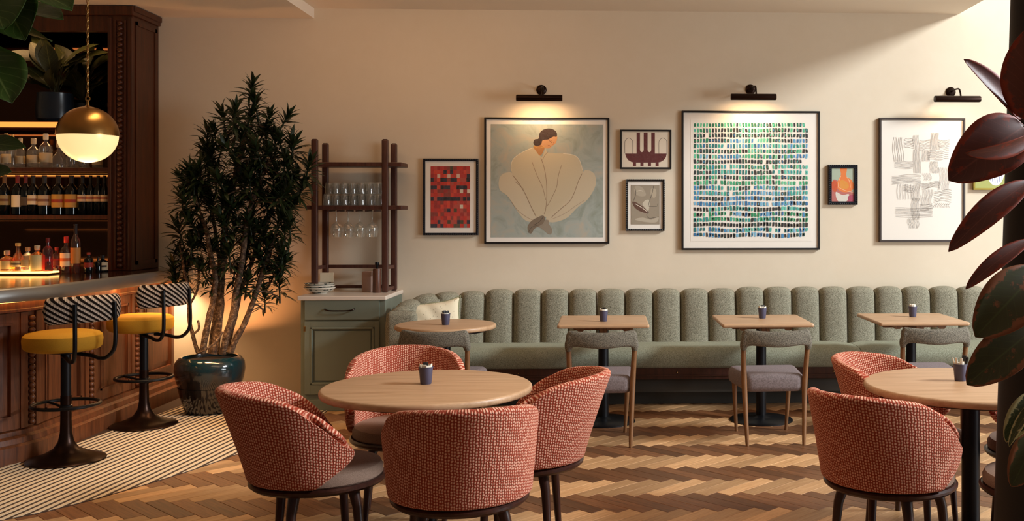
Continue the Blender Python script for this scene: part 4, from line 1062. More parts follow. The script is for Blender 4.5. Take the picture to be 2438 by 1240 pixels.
sh.extend(line(cz([(150, 850), (200, 880), (236, 908)]), 1.4, None, 5, 'e2d6c2')); sh.extend(line(cz([(160, 765), (185, 760), (205, 765)]), 1.6, None, 5, 'd8ccb8'))
picture('small framed grey and brown abstract print below the maroon one', 'picture', 1490, 426.5, 1582.7, 549.6, 5, 'blackframe', None, sh, beaded=True)
# 5 blue green dashes
sh = []; rr = random.Random(9); x0, x1, y0, y1 = 1651, 1924, 291.5, 566
pal = {'g': ['1f8a5c', '2f9c6b', '4fb083', '6cc597', '166846'], 'b': ['3f86b8', '5b9ec8', '2a6a9a', '7ab4d2'], 'd': ['171c22', '22282e', '1c2a2c', '2e2a28', '1f4a44'], 't': ['24908a', '46aa9e', '1a6e70', '64c3b0']}
keys = ['g', 'gd', 'd', 'gdb', 'bt', 'gd', 'gb', 'd', 'gt', 'dt', 'gd', 'g', 'bt', 'bt', 'bd', 'b', 'dt', 'bg', 'tg', 'd', 'tb', 'bd']
nr, nc = 22, 38
for j in range(nr):
    for i in range(nc):
        cx = x0+(i+0.5)*(x1-x0)/nc; cy = y0+(j+0.5)*(y1-y0)/nr+2.2*math.sin(i*0.35+j*0.8)*(0.3+j/nr)*0.6
        if rr.random() < 0.02: continue
        w = 2.7*rr.uniform(0.75, 1.1); h = 5.1*rr.uniform(0.75, 1.08); sk = rr.uniform(-0.6, 0.6)
        k = keys[j]; seg_ = int((i/nc)*len(k)*1.7+rr.random()*1.2) % len(k); c = rr.choice(pal[k[seg_]])
        if rr.random() < 0.10: c = rr.choice(pal['d'])
        sh.append(([(cx-w+sk, cy-h), (cx+w*0.6+sk, cy-h*1.02), (cx+w+sk, cy-h*0.7), (cx+w-sk, cy+h*0.8), (cx+w*0.4-sk, cy+h), (cx-w-sk, cy+h*0.92)], c))
        if rr.random() < 0.5: sh.append(([(cx-w*0.4, cy-h*0.6), (cx+w*0.4, cy-h*0.5), (cx+w*0.3, cy+h*0.5), (cx-w*0.4, cy+h*0.4)], rr.choice(pal['t']+pal['g']+pal['b'])))
picture('large framed print of rows of blue, green and black brush dashes', 'picture', 1623, 264.5, 1952.4, 595, 4.6, 'blackframe', (1643.8, 285.5, 1932.2, 574), sh)
# 6 small orange study
S6 = 2.883; c6 = lambda L: [(1950+a/S6, 190+b/S6) for a, b in L]; sh = [(rect(1980.5, 399, 2034.5, 481), 'a9b39d')]
def b6(L, c): sh.append((blob(c6(L), 5), c))
b6([(90, 700), (125, 690), (150, 740), (235, 770), (240, 838), (92, 838)], 'b86a62'); b6([(145, 602), (190, 602), (188, 660), (225, 690), (242, 740), (200, 770), (150, 765), (118, 730), (130, 690), (150, 650)], 'e07a3a')
b6([(88, 700), (118, 695), (128, 740), (110, 770), (90, 750)], 'c9552f'); b6([(150, 690), (190, 700), (205, 735), (175, 750), (145, 735)], 'd9903a'); b6([(115, 770), (160, 790), (205, 785), (190, 832), (130, 832)], 'd8cfc2'); b6([(200, 800), (240, 790), (242, 836), (205, 838)], 'a8455c')
for L in ([(140, 740), (180, 760), (235, 772)], [(150, 660), (135, 700), (130, 740)], [(190, 665), (210, 700), (215, 740)]): sh.extend(line(c6(L), 0.9, None, 5, 'f2c9a0'))
picture('small vivid orange abstract painting in a beaded navy frame', 'picture', 1972.5, 392.2, 2042.3, 487.3, 8, 'navyframe', None, sh, beaded=True)
# 7 wavy pencil lines
sh = []; rr = random.Random(12)
def hatch(x0, y0, x1, y1, vert, n):
    ph0 = rr.uniform(0, 6); am0 = rr.uniform(3, 8)
    for k in range(n):
        amp = am0*rr.uniform(0.7, 1.2); ph = ph0*5+rr.uniform(-2, 2); L = []
        for q in range(6):
            t = q/5
            if vert: L.append((x0+(x1-x0)*(k+0.5)/n+amp*math.sin(ph*0.2+t*5+k*0.15), y0+(y1-y0)*t+rr.uniform(-1, 1)))
            else: L.append((x0+(x1-x0)*t, y0+(y1-y0)*(k+0.5)/n+amp*math.sin(ph*0.2+t*5+k*0.15)))
        sh.extend(line(c6(L), 0.6, None, 3, rr.choice(['6a5d55', '7d7068', '8b7f76', '5a4d47'])))
for a in ((505, 395, 580, 560, 1, 6), (583, 400, 650, 470, 0, 7), (645, 380, 690, 480, 1, 5), (645, 480, 700, 640, 1, 7), (765, 365, 825, 480, 1, 8), (690, 410, 770, 480, 0, 7), (820, 410, 895, 465, 0, 6), (705, 480, 765, 560, 1, 7), (745, 485, 825, 550, 0, 8), (520, 555, 645, 610, 0, 6), (500, 650, 700, 715, 0, 7), (760, 560, 820, 640, 1, 8), (715, 640, 770, 690, 1, 5), (820, 600, 900, 755, 1, 7), (530, 715, 640, 820, 1, 6), (640, 715, 700, 830, 1, 7), (580, 720, 650, 770, 0, 6), (705, 700, 830, 745, 0, 6), (790, 755, 910, 840, 0, 7), (705, 750, 780, 860, 1, 7), (785, 845, 900, 875, 1, 8), (525, 875, 780, 945, 0, 7), (635, 810, 690, 960, 1, 6), (610, 950, 685, 1018, 1, 8), (690, 850, 780, 900, 0, 6), (825, 470, 890, 550, 0, 6)): hatch(*[v for v in a])
picture('tall framed line drawing of wavy crossing pencil strokes on white', 'picture', 2094, 281, 2298.6, 576, 5, 'brownframe', None, sh)
# 8 little gold framed vase
sh = [(rect(2322, 376, 2412, 448), 'd8d6ae'), (rect(2322, 418, 2412, 448), 'a8ab62')]
sh.append((blob([(2352, 410), (2358, 394), (2370, 389), (2384, 394), (2390, 410), (2388, 426), (2378, 440), (2364, 440), (2354, 428)], 5), 'e8e6ea'))
for k in range(6): x = 2357+k*5.6; sh.extend(line([(x, 396+abs(k-2.5)*2), (x-1.5+k*0.3, 415), (x+0.8, 436-abs(k-2.5)*2.5)], 1.1, None, 4, '5a6ba0'))
picture('small gold framed painting of a striped vase half hidden by rubber leaves', 'picture', 2317.5, 371, 2416, 452, 4.5, 'goldframe', None, sh)
# =============== PICTURE LIGHTS ===============
for lab, xa, xb, yc, rx, ry, bright in (('bronze picture light over the woman in the robe', 1229, 1339, 233, 1289, 214, 1), ('bronze picture light over the blue and green dashes', 1740, 1848, 230.5, 1787, 213, 1), ('bronze picture light over the line drawing at right', 2225, 2334, 235.5, 2264, 219, 0.35)):
    YL = W-0.20; a = Q(xa, yc, YL); b_ = Q(xb, yc, YL); r = Q(rx, ry, W-0.01); cx = (a.x+b_.x)/2
    t = thing('picture_light', lab, 'lamp', (r.x, W, r.z))
    L = lambda p: (p[0]-r.x, p[1]-W, p[2]-r.z)
    bm = B(); lathe(bm, [(0, 0), (0.042, 0), (0.044, 0.006), (0.036, 0.014), (0.026, 0.018), (0.024, 0.028), (0, 0.03)], 28, (0, 0), Matrix.Rotation(PI/2, 4, 'X')); obj('wall_rose', bm, M['bronze'], t)
    bm = B(); tube(bm, catmull([L((r.x, W-0.02, r.z)), L((r.x+0.01, W-0.09, r.z+0.012)), L((r.x+0.02, W-0.16, r.z+0.004)), L((r.x+0.02, YL, a.z+0.02))], 6), 0.0075, 8); obj('arm', bm, M['bronze'], t)
    bm = B(); x0, x1 = a.x-r.x, b_.x-r.x; seg_ = 20; rows = []
    for xx_, rad in ((x0, 0.001), (x0, 0.026), (x0+0.008, 0.028), (x1-0.008, 0.028), (x1, 0.026), (x1, 0.001)):
        rows.append([Vector((xx_, YL-W+rad*math.cos(R(-60+300*k/seg_+0)), a.z-r.z+rad*math.sin(R(-60+300*k/seg_)))) for k in range(seg_+1)])
    grid(bm, rows); obj('shade', bm, M['bronze'], t, angle=50)
    bm = B(); box(bm, x0+0.02, x1-0.02, YL-W-0.008, YL-W+0.008, a.z-r.z-0.016, a.z-r.z-0.004); obj('lamp_tube', bm, emit('lamp_tube_glow', 'ffc98a', 6*bright), t, False)
    al = area('picture_lamp', (cx, YL+0.012, a.z-0.034), (cx, W-0.02, a.z-0.40), 0.34, 0.03, 2.1*bright, WARM2, 150)
    al.location = (cx-r.x, YL+0.012-W, a.z-0.034-r.z); al.parent = t
random.seed(21)
# =============== PENDANT ===============
YP = 7.0; pc = Q(209, 312, YP); rp = 65.5/2400*YP; pc = Q(209, 321, YP)
pen = thing('globe_pendant', 'brass and opal glass globe pendant on a chain above the bar', 'lamp', (pc.x, pc.y, pc.z))
bm = B(); prof = [(rp*1.005*math.sin(R(a)), rp*1.005*math.cos(R(a))) for a in range(0, 91, 6)]; prof[0] = (0.0, rp*1.005); prof += [(rp*1.02, 0), (rp*1.02, -0.006), (rp*0.985, -0.006)]
lathe(bm, prof, 48); lathe(bm, [(0, rp+0.045), (0.008, rp+0.043), (0.010, rp+0.01), (0.03, rp-0.003)], 20); obj('brass_dome', bm, M['brass'], pen)
opal = N('opal_glass'); lw = opal.n('LayerWeight', {0: 0.35}); e = opal.n('Emission', {0: lin('ffd894'), 1: 1.0}); g = opal.n('BsdfPrincipled', {0: lin('f5e2bc'), 'Roughness': 0.25}); ad = opal.n('AddShader', {0: e.outputs[0], 1: g.outputs[0]}); opal.t.links.new(ad.outputs[0], opal.out.inputs[0])
bm = B(); prof = [(rp*0.985*math.cos(R(a)), -rp*0.985*math.sin(R(a))) for a in range(0, 91, 6)]; prof[-1] = (0, -rp*0.985); lathe(bm, prof, 48); obj('opal_bowl', bm, opal.m, pen)
zc = ZD-pc.z; z = rp+0.045; k = 0
bm = B(); tor = [(0.014*math.cos(2*PI*i/16), 0, 0.014*math.sin(2*PI*i/16)+rp+0.055) for i in range(17)]; tube(bm, tor, 0.004, 6, False)
z = rp+0.068
while z < zc-0.02:
    pts = []
    for i in range(13):
        a = 2*PI*i/12; x_, zz_ = 0.0075*math.cos(a), 0.0165*math.sin(a)
        pts.append((x_ if k % 2 == 0 else 0, 0 if k % 2 == 0 else x_, z+zz_+0.012))
    tube(bm, pts, 0.0028, 5, False); z += 0.0265; k += 1
lathe(bm, [(0, zc-0.03), (0.05, zc-0.025), (0.055, zc), (0, zc)], 24); obj('chain', bm, M['brass'], pen)
pl = point('pendant_bulb', (0, 0, -rp-0.03), 3, WARM2, 0.12); pl.parent = pen
# =============== BOTTLES ===============
LABELS = ['e8dcc6', 'd9b56a', 'f0e6d2', 'b7482c', 'e0d0b0', '8c2a1e']
def bottle(px, Y, zbase, wpx, h, kind, mat, label, grp, lab=None, cap=None, neckred=False):
    x = Q(px, 500, Y).x; r = wpx/2*Y/2400
    t = thing('bottle', label, 'bottle', (x, Y, zbase+0.0005), random.uniform(0, 1), grp)
    if kind == 'wine': prof = [(0, 0.004), (r*0.9, 0), (r, 0.006), (r, h*0.60), (r*0.9, h*0.68), (r*0.45, h*0.76), (r*0.36, h*0.80), (r*0.34, h*0.97), (r*0.4, h*0.975), (r*0.4, h), (0, h)]
    elif kind == 'squat': prof = [(0, 0.004), (r*0.95, 0), (r, 0.006), (r, h*0.52), (r*0.94, h*0.60), (r*0.5, h*0.68), (r*0.3, h*0.72), (r*0.3, h*0.80), (0, h*0.80)]
    elif kind == 'decanter': prof = [(0, 0.004), (r*0.98, 0), (r, 0.01), (r*0.92, h*0.35), (r*0.7, h*0.5), (r*0.35, h*0.62), (r*0.28, h*0.82), (r*0.35, h*0.84), (0, h*0.84)]
    else: prof = [(0, 0.004), (r*0.95, 0), (r, 0.006), (r, h*0.62), (r*0.8, h*0.70), (r*0.38, h*0.76), (r*0.34, h*0.88), (0, h*0.88)]
    bm = B(); lathe(bm, prof, 22); obj('glass_body', bm, mat, t)
    if lab:
        z0, z1, col, col2 = lab; bm = B(); rows = [[Vector(((r+0.0008)*math.cos(R(180+200*(i/14)-10)), (r+0.0008)*math.sin(R(180+200*(i/14)-10)), z)) for z in (z0*h, z1*h)] for i in range(15)]
        grid(bm, rows); lb = obj('paper_label', bm, plain_c(col), t); lb.rotation_euler = (0, 0, -t.rotation_euler[2])
        if col2:
            zc0 = (z0*0.62+z1*0.38)*h; zc1 = (z0*0.38+z1*0.62)*h; bm = B(); rows = [[Vector(((r+0.0014)*math.cos(R(200+140*(i/10))), (r+0.0014)*math.sin(R(200+140*(i/10))), z)) for z in (zc0, zc1)] for i in range(11)]
            grid(bm, rows); obj('label_band', bm, plain_c(col2), lb)
    if cap:
        ch, cc = cap; bm = B()
        z0 = {'wine': h*0.80, 'squat': h*0.80, 'decanter': h*0.84}.get(kind, h*0.88); rr_ = r*(0.37 if kind == 'wine' else 0.4)
        if kind == 'wine': lathe(bm, [(rr_*0.98, z0), (rr_, z0+0.002), (rr_*0.98, h*0.97), (rr_*1.1, h*0.975), (rr_*1.12, h+0.001), (0, h+0.001)], 16)
        else: lathe(bm, [(rr_*0.9, z0-0.004), (rr_, z0), (rr_*1.02, z0+ch*0.9), (rr_*0.8, z0+ch), (0, z0+ch)], 16)
        obj('cap', bm, plain_c(cc), t)
    return t
_pc = {}
def plain_c(c):
    if c not in _pc: _pc[c] = plain('label_'+c, c, 0.6, var=0.08)
    return _pc[c]
YW = YF+0.11; zs2 = shelf_z[2]; zs1 = shelf_z[1]; zs0 = shelf_z[0]
G2 = 'wine bottles on the lower bar shelf'
wine = [(11, 24, ('8a7448', '5d3b28'), 'b9a98c', 'dark spirit bottle with a pale ornate label, leftmost on the lower bar shelf'), (42, 25, None, None, 'wine bottle with a tall white label on the lower bar shelf'), (61, 22, None, None, 'wine bottle tucked between two white-labelled bottles'), (79, 24, None, None, 'wine bottle with a white label over a tan band'), (106, 27, None, None, 'wine bottle with a cream label beside the red and gold labels'), (139, 28, None, None, 'wine bottle with a gold label painted with a red figure, left of the pair'), (170, 28, None, None, 'wine bottle with a gold label painted with a red figure, right of the pair'), (197, 22, None, None, 'wine bottle with a short cream label and red band, first of four'), (216, 18, None, None, 'wine bottle with a short cream label and red band, second of four'), (234, 19, None, None, 'wine bottle with a short cream label and red band, third of four'), (249, 16, None, None, 'wine bottle with a short cream label and red band, beside the pilaster')]
labs = [(0.25, 0.5, '8a7a58', '5a3a24'), (0.20, 0.50, 'd8cdbb', None), (0.24, 0.46, '4a3d33', None), (0.26, 0.5, 'd2c6b2', '8e6a58'), (0.24, 0.5, 'b8a48c', '7a5544'), (0.19, 0.52, 'c79a4a', 'a3382a'), (0.19, 0.52, 'c79a4a', 'a3382a')]+[(0.34, 0.51, 'd9c3a4', '9c3b2b')]*4
caps = ['6b4a2a', '7a1f1c', '6a1c1c', '1c1a1c', '2a2628', '201c1c', '201c1c', '15161a', '15161a', '15161a', '15161a']
for k, (px, w, _, _, lab) in enumerate(wine): bottle(px, YW, zs2, w, 0.315, 'wine', M['wineglass_dark'], lab, G2, labs[k], (0, caps[k]))
# second row behind, dark shapes seen between the necks
G1 = 'clear spirit bottles on the upper bar shelf'
ups = [(-4, 22, 0.24, 'spirit', 'd8b98a', 'clear spirit bottle half cut by the left edge on the upper bar shelf'), (15, 20, 0.26, 'spirit', 'c9a060', 'clear bottle with a tall cork on the upper bar shelf'), (30, 16, 0.25, 'spirit', 'f0c070', 'clear bottle with a gold cap behind the fiddle leaf'), (49, 20, 0.22, 'spirit', None, 'clear engraved bottle beside the broad decanter'), (80, 28, 0.24, 'squat', None, 'broad clear decanter bottle with a round stopper'), (109, 28, 0.285, 'squat', 'e8dcc8', 'clear bottle with a tall white stopper on the upper bar shelf'), (142, 34, 0.20, 'decanter', None, 'round-shouldered clear decanter left of the pendant'), (172, 26, 0.16, 'squat', None, 'low clear decanter behind the pendant'), (200, 24, 0.15, 'squat', None, 'low clear bottle behind the pendant globe'), (232, 22, 0.15, 'squat', None, 'low clear bottle beside the pilaster')]
for px, w, h, kd, cc, lab in ups: bottle(px, YW, zs1, w, h, kd, M['glass'], lab, G1, (0.15, 0.42, 'cdb58e', None) if w in (20, 22, 28) else None, (0.045, cc or 'c7b79c'))
# bottles on the counter, with the lit step below them
zc_ = Z1
sl = N('lit_glass_step'); e = sl.n('Emission', {0: lin('ffbf6a'), 1: 4.0}); sl.t.links.new(e.outputs[0], sl.out.inputs[0])
stp = thing('lit_bottle_step', 'glowing warm glass step under the spirit bottles on the bar', 'light step')
YT = 7.62; xs0, xs1 = -6.0, Q(124, 650, YT).x
bm = B(); box(bm, xs0, xs1, YT-0.05, YT+0.10, zc_+0.012, zc_+0.024, 0.002); obj('glowing_panel', bm, sl.m, stp, False)
bm = B(); box(bm, xs0, xs1+0.003, YT-0.053, YT+0.103, zc_, zc_+0.0118, 0.002); obj('tray', bm, M['brass'], stp, False)
a = area('step_lamp', ((-4.9), YT-0.14, zc_+0.30), (-4.9, YT-0.1, zc_), 1.0, 0.06, 0.5, WARM); a.parent = stp
a = area('step_lamp', (-4.72, YT+0.03, zc_+0.03), (-4.72, YT+0.05, 3.0), 1.1, 0.10, 5.0, WARM); a.parent = stp
GC = 'spirit bottles standing on the bar'
cb = [(17, 32, 0.155, 'squat', 'amber', (0.12, 0.50, 'e0c386', None), (0.03, 'a89a86'), 'squat amber bottle with a cream label at the left on the lit step', 0), (43, 28, 0.225, 'decanter', 'amber', (0.15, 0.34, 'd9c090', '5a3d2a'), (0.02, 'c2a060'), 'tall-necked clear bottle with a dark diagonal label on the lit step', 0), (66, 27, 0.19, 'squat', 'glass', (0.2, 0.45, 'c9ad80', None), (0.025, 'b09468'), 'clear bottle with rounded shoulders on the lit step', 0), (89, 31, 0.20, 'squat', 'amber', (0.05, 0.60, 'e9d59c', None), (0.03, 'd8cfae'), 'cream-labelled square bottle with a pale cap on the lit step', 0), (114, 22, 0.245, 'spirit', 'redglass', None, (0.03, '7a1d1a'), 'glowing red and orange spirit bottle on the lit step', 0),
      (135, 21, 0.20, 'spirit', 'redglass', (0.3, 0.5, '5c1512', None), (0.02, '8a2018'), 'dark red spirit bottle beside the lit step', 1), (158, 26, 0.265, 'spirit', 'amber', (0.20, 0.58, 'ead7b4', 'c86a30'), (0.045, 'c8281c'), 'orange bottle with a red cap and cream label on the bar', 1), (180, 21, 0.37, 'wine', 'amber', (0.2, 0.52, 'd08a42', None), (0.04, '2a2022'), 'tall slim bottle with a dark long neck on the bar', 1), (211, 20, 0.16, 'spirit', 'wineglass_dark', (0.28, 0.5, 'a5301e', None), (0.015, 'b04030'), 'small dark bottle with a round red label on the bar', 1), (234, 14, 0.12, 'spirit', 'wineglass_dark', None, (0.015, '33261e'), 'little dark bottle in front of the patterned one', 2), (244, 24, 0.135, 'squat', 'wineglass_dark', (0.1, 0.55, 'd2bd9a', '2b1d16'), (0.02, '1c1a1c'), 'short black and cream patterned bottle by the pilaster', 2)]
for px, w, h, kd, mt, lb, cp, lab, zone in cb:
    Y = {0: YT+0.025, 1: 7.80, 2: 7.98}[zone]; zb_ = zc_+(0.0242 if zone == 0 else 0)
    if px == 234: Y = 7.88
    bottle(px, Y, zb_, w, h, kd, M[mt], lab, GC, lb, cp)
# =============== LEAVES ===============
def leaf_bm(bm, base, tip, width, nrm, droop=0.1, cup=0.15, fat=0.5, n=12, m=6, wav=0.0, point=0.0, pet=0.0, lpow=0.8):
    base, tip = Vector(base), Vector(tip); d = tip-base; L = d.length; d = d.normalized(); nrm = Vector(nrm); nrm = (nrm-d*nrm.dot(d)).normalized(); side = d.cross(nrm)
    rows = []
    ph = random.uniform(0, 6)
    for i in range(n+1):
        t = i/n; w = width*0.5*(math.sin(PI*t**fat)**lpow if 0 < t < 1 else 0.0)
        if point and t > 1-point: w *= 1
        w = max(w, 0.0006)
        c = base+d*L*t+nrm*(droop*L*4*t*(1-t)); row = []
        for j in range(m+1):
            s_ = -1+2*j/m
            row.append(c+side*w*s_*(1)+nrm*(cup*w*(s_*s_)+wav*width*math.sin(t*14+ph+s_)*abs(s_)))
        rows.append(row)
    grid(bm, rows, uvf=lambda a, b: (a/n, b/m)); return bm
def thick(o, t=0.0008):
    m = o.modifiers.new('s', 'SOLIDIFY'); m.thickness = t; bake(o); return o
# ---- fiddle leaf fig, top left in front ----
YG = 2.55
fig = thing('fiddle_leaf_fig', 'large green fiddle leaf fig leaning in at the top left corner', 'plant', (-1.95, 2.7, 0))
def rel(p, o): return Vector(p)-Vector(o.location)
bm = B(); lathe(bm, [(0, 0), (0.16, 0), (0.19, 0.30), (0.20, 0.33), (0.18, 0.33), (0.17, 0.29), (0, 0.29)], 32); obj('pot', bm, M['bluepot'], fig)
bm = B(); tube(bm, catmull([(0, 0, 0.28), (0.03, -0.05, 0.9), (-0.02, -0.05, 1.5), (0.06, -0.10, 2.0), (0.10, -0.08, 2.45)], 6), [0.022]*24+[0.01], 8); obj('trunk', bm, M['bark'], fig)
figs = [((-70, -70), (172, 22), 2.50, 0.165, (0.25, -0.5, 0.8), 0.04), ((-60, 20), (150, 45), 2.58, 0.12, (0.2, -0.4, 0.85), 0.03), ((-90, 40), (124, 98), 2.60, 0.075, (0.1, 0.35, 0.9), 0.03), ((-30, -70), (60, 95), 2.52, 0.14, (0.3, -0.9, 0.2), 0.05), ((-60, 95), (30, 245), 2.45, 0.13, (0.5, -0.8, 0.3), 0.05), ((-60, 150), (26, 225), 2.5, 0.10, (0.4, -0.8, 0.3), 0.03), ((-90, 345), (62, 352), 2.48, 0.055, (0.2, -0.75, 0.6), 0.04), ((-70, 440), (27, 408), 2.5, 0.062, (0.2, -0.8, 0.6), 0.03), ((-40, -60), (8, 70), 2.40, 0.15, (0.4, -0.9, 0.0), 0.02)]
for (b0, t0, Y, w, nr, dr_) in figs:
    bm = B(); leaf_bm(bm, rel(Q(b0[0], b0[1], Y+0.05), fig), rel(Q(t0[0], t0[1], Y-0.02), fig), w, nr, dr_, 0.25, 1.25, 16, 8, 0.03); o = thick(obj('leaf', bm, M['leaf_fig'], fig, angle=80))
    q = rel(Q(b0[0], b0[1], Y+0.05), fig); bm = B(); zt2 = min(max(q.z-0.08, 0.5), 2.4); tube(bm, [q, ((q.x+0.03)*0.5, -0.06, (q.z+zt2)/2), (0.04, -0.07, zt2)], 0.004, 6); obj('leaf_stalk', bm, M['leaf_fig'], fig)
# ---- column and burgundy rubber plant at the right ----
YK = 3.25
cl = Q(2411, 60, YK); cl2 = Q(2378, 1200, YK)
bm = B(); xa0 = Q(2413, 0, YK).x; za0 = Q(2413, 0, YK).z; xa1 = Q(2376, 1240, YK).x; za1 = Q(2376, 1240, YK).z
sl_ = (xa0-xa1)/(za0-za1); cxx = xa0+0.14
rad = lambda z: 0.14-(z-za0)*sl_
lathe(bm, [(0, 0), (rad(0)+0.02, 0), (rad(0)+0.02, 0.10), (rad(0.1), 0.12), (rad(1.0), 1.0), (rad(2.2), 2.2), (rad(ZC), ZC), (0, ZC)], 40, (cxx, YK)); struct('column', bm, M['blackpaint'], True)
rub = thing('rubber_plant', 'burgundy rubber plant with large drooping leaves in front of the dark column', 'plant', (1.42, 2.45, 0))
bm = B(); lathe(bm, [(0, 0), (0.17, 0), (0.20, 0.32), (0.21, 0.36), (0.19, 0.36), (0.18, 0.31), (0, 0.31)], 32); obj('pot', bm, M['bluepot'], rub)
bm = B(); tube(bm, catmull([(0, 0, 0.30), (0.02, 0.0, 0.8), (-0.01, 0.02, 1.3), (0.02, 0.0, 1.7), (0.0, 0.0, 2.05)], 6), [0.016]*20+[0.013, 0.011, 0.009, 0.007, 0.005], 8); obj('stem', bm, M['bark'], rub)
Rb = 'leaf_rubber'; Rg = 'leaf_rubber_green'; Rv = 'leaf_varieg'
lv = [((2432, 285), (2294, 141), 2.42, 2.36, 0.056, (0.25, -0.9, 0.3), 0.05, Rb, 0.9), ((2440, 285), (2470, 55), 2.40, 2.30, 0.135, (-0.35, -0.9, 0.1), 0.02, Rb, 1.0),
      ((2440, 300), (2258, 430), 2.46, 2.42, 0.150, (-0.15, -0.9, 0.2), 0.10, Rb, 0.85), ((2470, 312), (2298, 364), 2.36, 2.28, 0.055, (-0.1, -0.75, -0.6), 0.10, Rb, 0.8),
      ((2452, 432), (2258, 599), 2.44, 2.36, 0.068, (-0.3, -0.85, 0.35), 0.11, Rb, 0.95), ((2455, 570), (2299, 688), 2.40, 2.34, 0.042, (-0.4, -0.8, 0.4), 0.09, Rb, 1.0),
      ((2475, 640), (2322, 802), 2.34, 2.28, 0.128, (-0.15, -0.9, 0.3), 0.06, Rg, 1.0), ((2480, 770), (2302, 916), 2.30, 2.26, 0.105, (-0.1, -0.85, 0.5), 0.05, Rg, 1.05),
      ((2468, 930), (2395, 1052), 2.30, 2.26, 0.058, (-0.4, -0.8, 0.2), 0.05, Rv, 1.0), ((2480, 940), (2402, 1062), 2.26, 2.22, 0.030, (-0.8, -0.4, 0.2), 0.05, Rv, 1.0), ((2480, 1020), (2408, 1158), 2.28, 2.24, 0.078, (-0.3, -0.9, 0.1), 0.03, Rg, 0.9),
      ((2490, 180), (2560, 60), 2.45, 2.5, 0.08, (0.1, -0.9, 0.2), 0.05, Rb, 0.9), ((2500, 500), (2640, 620), 2.45, 2.5, 0.09, (0.1, -0.9, 0.2), 0.08, Rb, 0.9), ((2500, 800), (2620, 940), 2.45, 2.5, 0.09, (0.1, -0.9, 0.2), 0.08, Rg, 0.9)]
for (b0, t0, Ya, Yb, w, nr, dr_, mt, fat) in lv:
    pb_, pt_ = rel(Q(b0[0], b0[1], Ya), rub), rel(Q(t0[0], t0[1], Yb), rub)
    bm = B(); leaf_bm(bm, pb_, pt_, w, nr, dr_, 0.28, fat, 22, 8, 0.0, lpow=0.6); thick(obj('leaf', bm, M[mt], rub, angle=80), 0.001)
    bm = B(); zt2 = min(max(pb_.z-0.05, 0.4), 2.0); tube(bm, [pb_, (pb_.x*0.5, pb_.y*0.5, (pb_.z+zt2)/2), (0.0, 0.0, zt2)], 0.004, 6); obj('leaf_stalk', bm, M['bark'], rub)
M['leaf_shelf'] = leafmat('shelf_plant_leaf', '3a3d1c', '1d200f', '6d6a34', 0.35)
for lab, px, pyb, w, h, Yq, big in (('potted broad-leaved plant on the top bar shelf, left of the chain', 132, 290, 82, 0.235, YF+0.17, 1), ('dark potted plant behind the chain on the top bar shelf', 197, 290, 46, 0.17, YF+0.30, 0)):
    x = Q(px, 290, Yq).x; r = w/2*Yq/2400; t = thing('potted_plant', lab, 'plant', (x, Yq, zs0+0.0005), 0, 'plants on the top bar shelf')
    r = min(r, 0.14); bm = B(); lathe(bm, [(0, 0), (r*0.8, 0), (r*0.98, 0.03), (r, h*0.5), (r*0.93, h-0.015), (r*0.95, h), (r*0.85, h), (r*0.84, h-0.02), (0, h-0.02)], 36); obj('pot', bm, M['bluepot'], t)
    for k in range(24 if big else 16):
        a = random.uniform(0, 2*PI); el = random.uniform(0.15, 1.2); sl2 = random.uniform(0.05, 0.34); hb = h+random.uniform(0.02, 0.28)
        bx, by = 0.06*math.cos(a), 0.03*math.sin(a); L = random.uniform(0.24, 0.40)
        tx, ty = bx+math.cos(a)*L*math.cos(el), by+math.sin(a)*L*math.cos(el)*0.32; tz = hb+L*math.sin(el)*0.8
        if Yq+ty > W-0.06: ty = W-0.06-Yq
        bm = B(); leaf_bm(bm, (bx, by, hb), (tx, ty, tz), random.uniform(0.10, 0.16), (math.cos(a)*-0.4, -0.6, 0.7), 0.06, 0.2, 1.0, 10, 4); tube(bm, [(0, 0, h-0.03), (bx, by, hb)], 0.003, 5); obj('leaf', bm, M['leaf_shelf'], t, angle=80)
# =============== POTTED DRACAENA ===============
pp = P(500, 972, 0); PX, PY = pp.x, pp.y-0.02
tr = thing('potted_tree', 'tall many-stemmed dracaena in a teal glazed pot at the end of the bar', 'plant', (PX, PY, 0.0066))
tr.location.y = min(PY, 7.93); tr.location.x = Q(500, 900, tr.location.y).x
PY = tr.location.y
bm = B(); lathe(bm, [(0, 0), (0.155, 0), (0.168, 0.01), (0.205, 0.13), (0.245, 0.26), (0.257, 0.33), (0.250, 0.385), (0.226, 0.418), (0.208, 0.428), (0.198, 0.425), (0.196, 0.40), (0, 0.40)], 56); obj('pot', bm, M['teal'], tr)
bm = B(); nn = 64; rows = []
for zz_, r0 in ((0.012, 0.174), (0.06, 0.191), (0.13, 0.213), (0.20, 0.231)): rows.append([Vector(((r0+(0.004 if k % 2 else 0.0)*(1-zz_/0.21))*math.cos(2*PI*k/nn), (r0+(0.004 if k % 2 else -0.001)*(1-zz_/0.21))*math.sin(2*PI*k/nn), zz_)) for k in range(nn)])
grid(bm, rows, closed_v=True); obj('fluting', bm, M['teal'], tr, False)
bm = B(); lathe(bm, [(0.197, 0.398), (0.10, 0.412), (0, 0.415)], 36); obj('soil', bm, M['soil'], tr)
def T(px, py, dy=0.0): q = Q(px, py, PY+dy); return (q.x-tr.location.x, dy, q.z-0.0066)
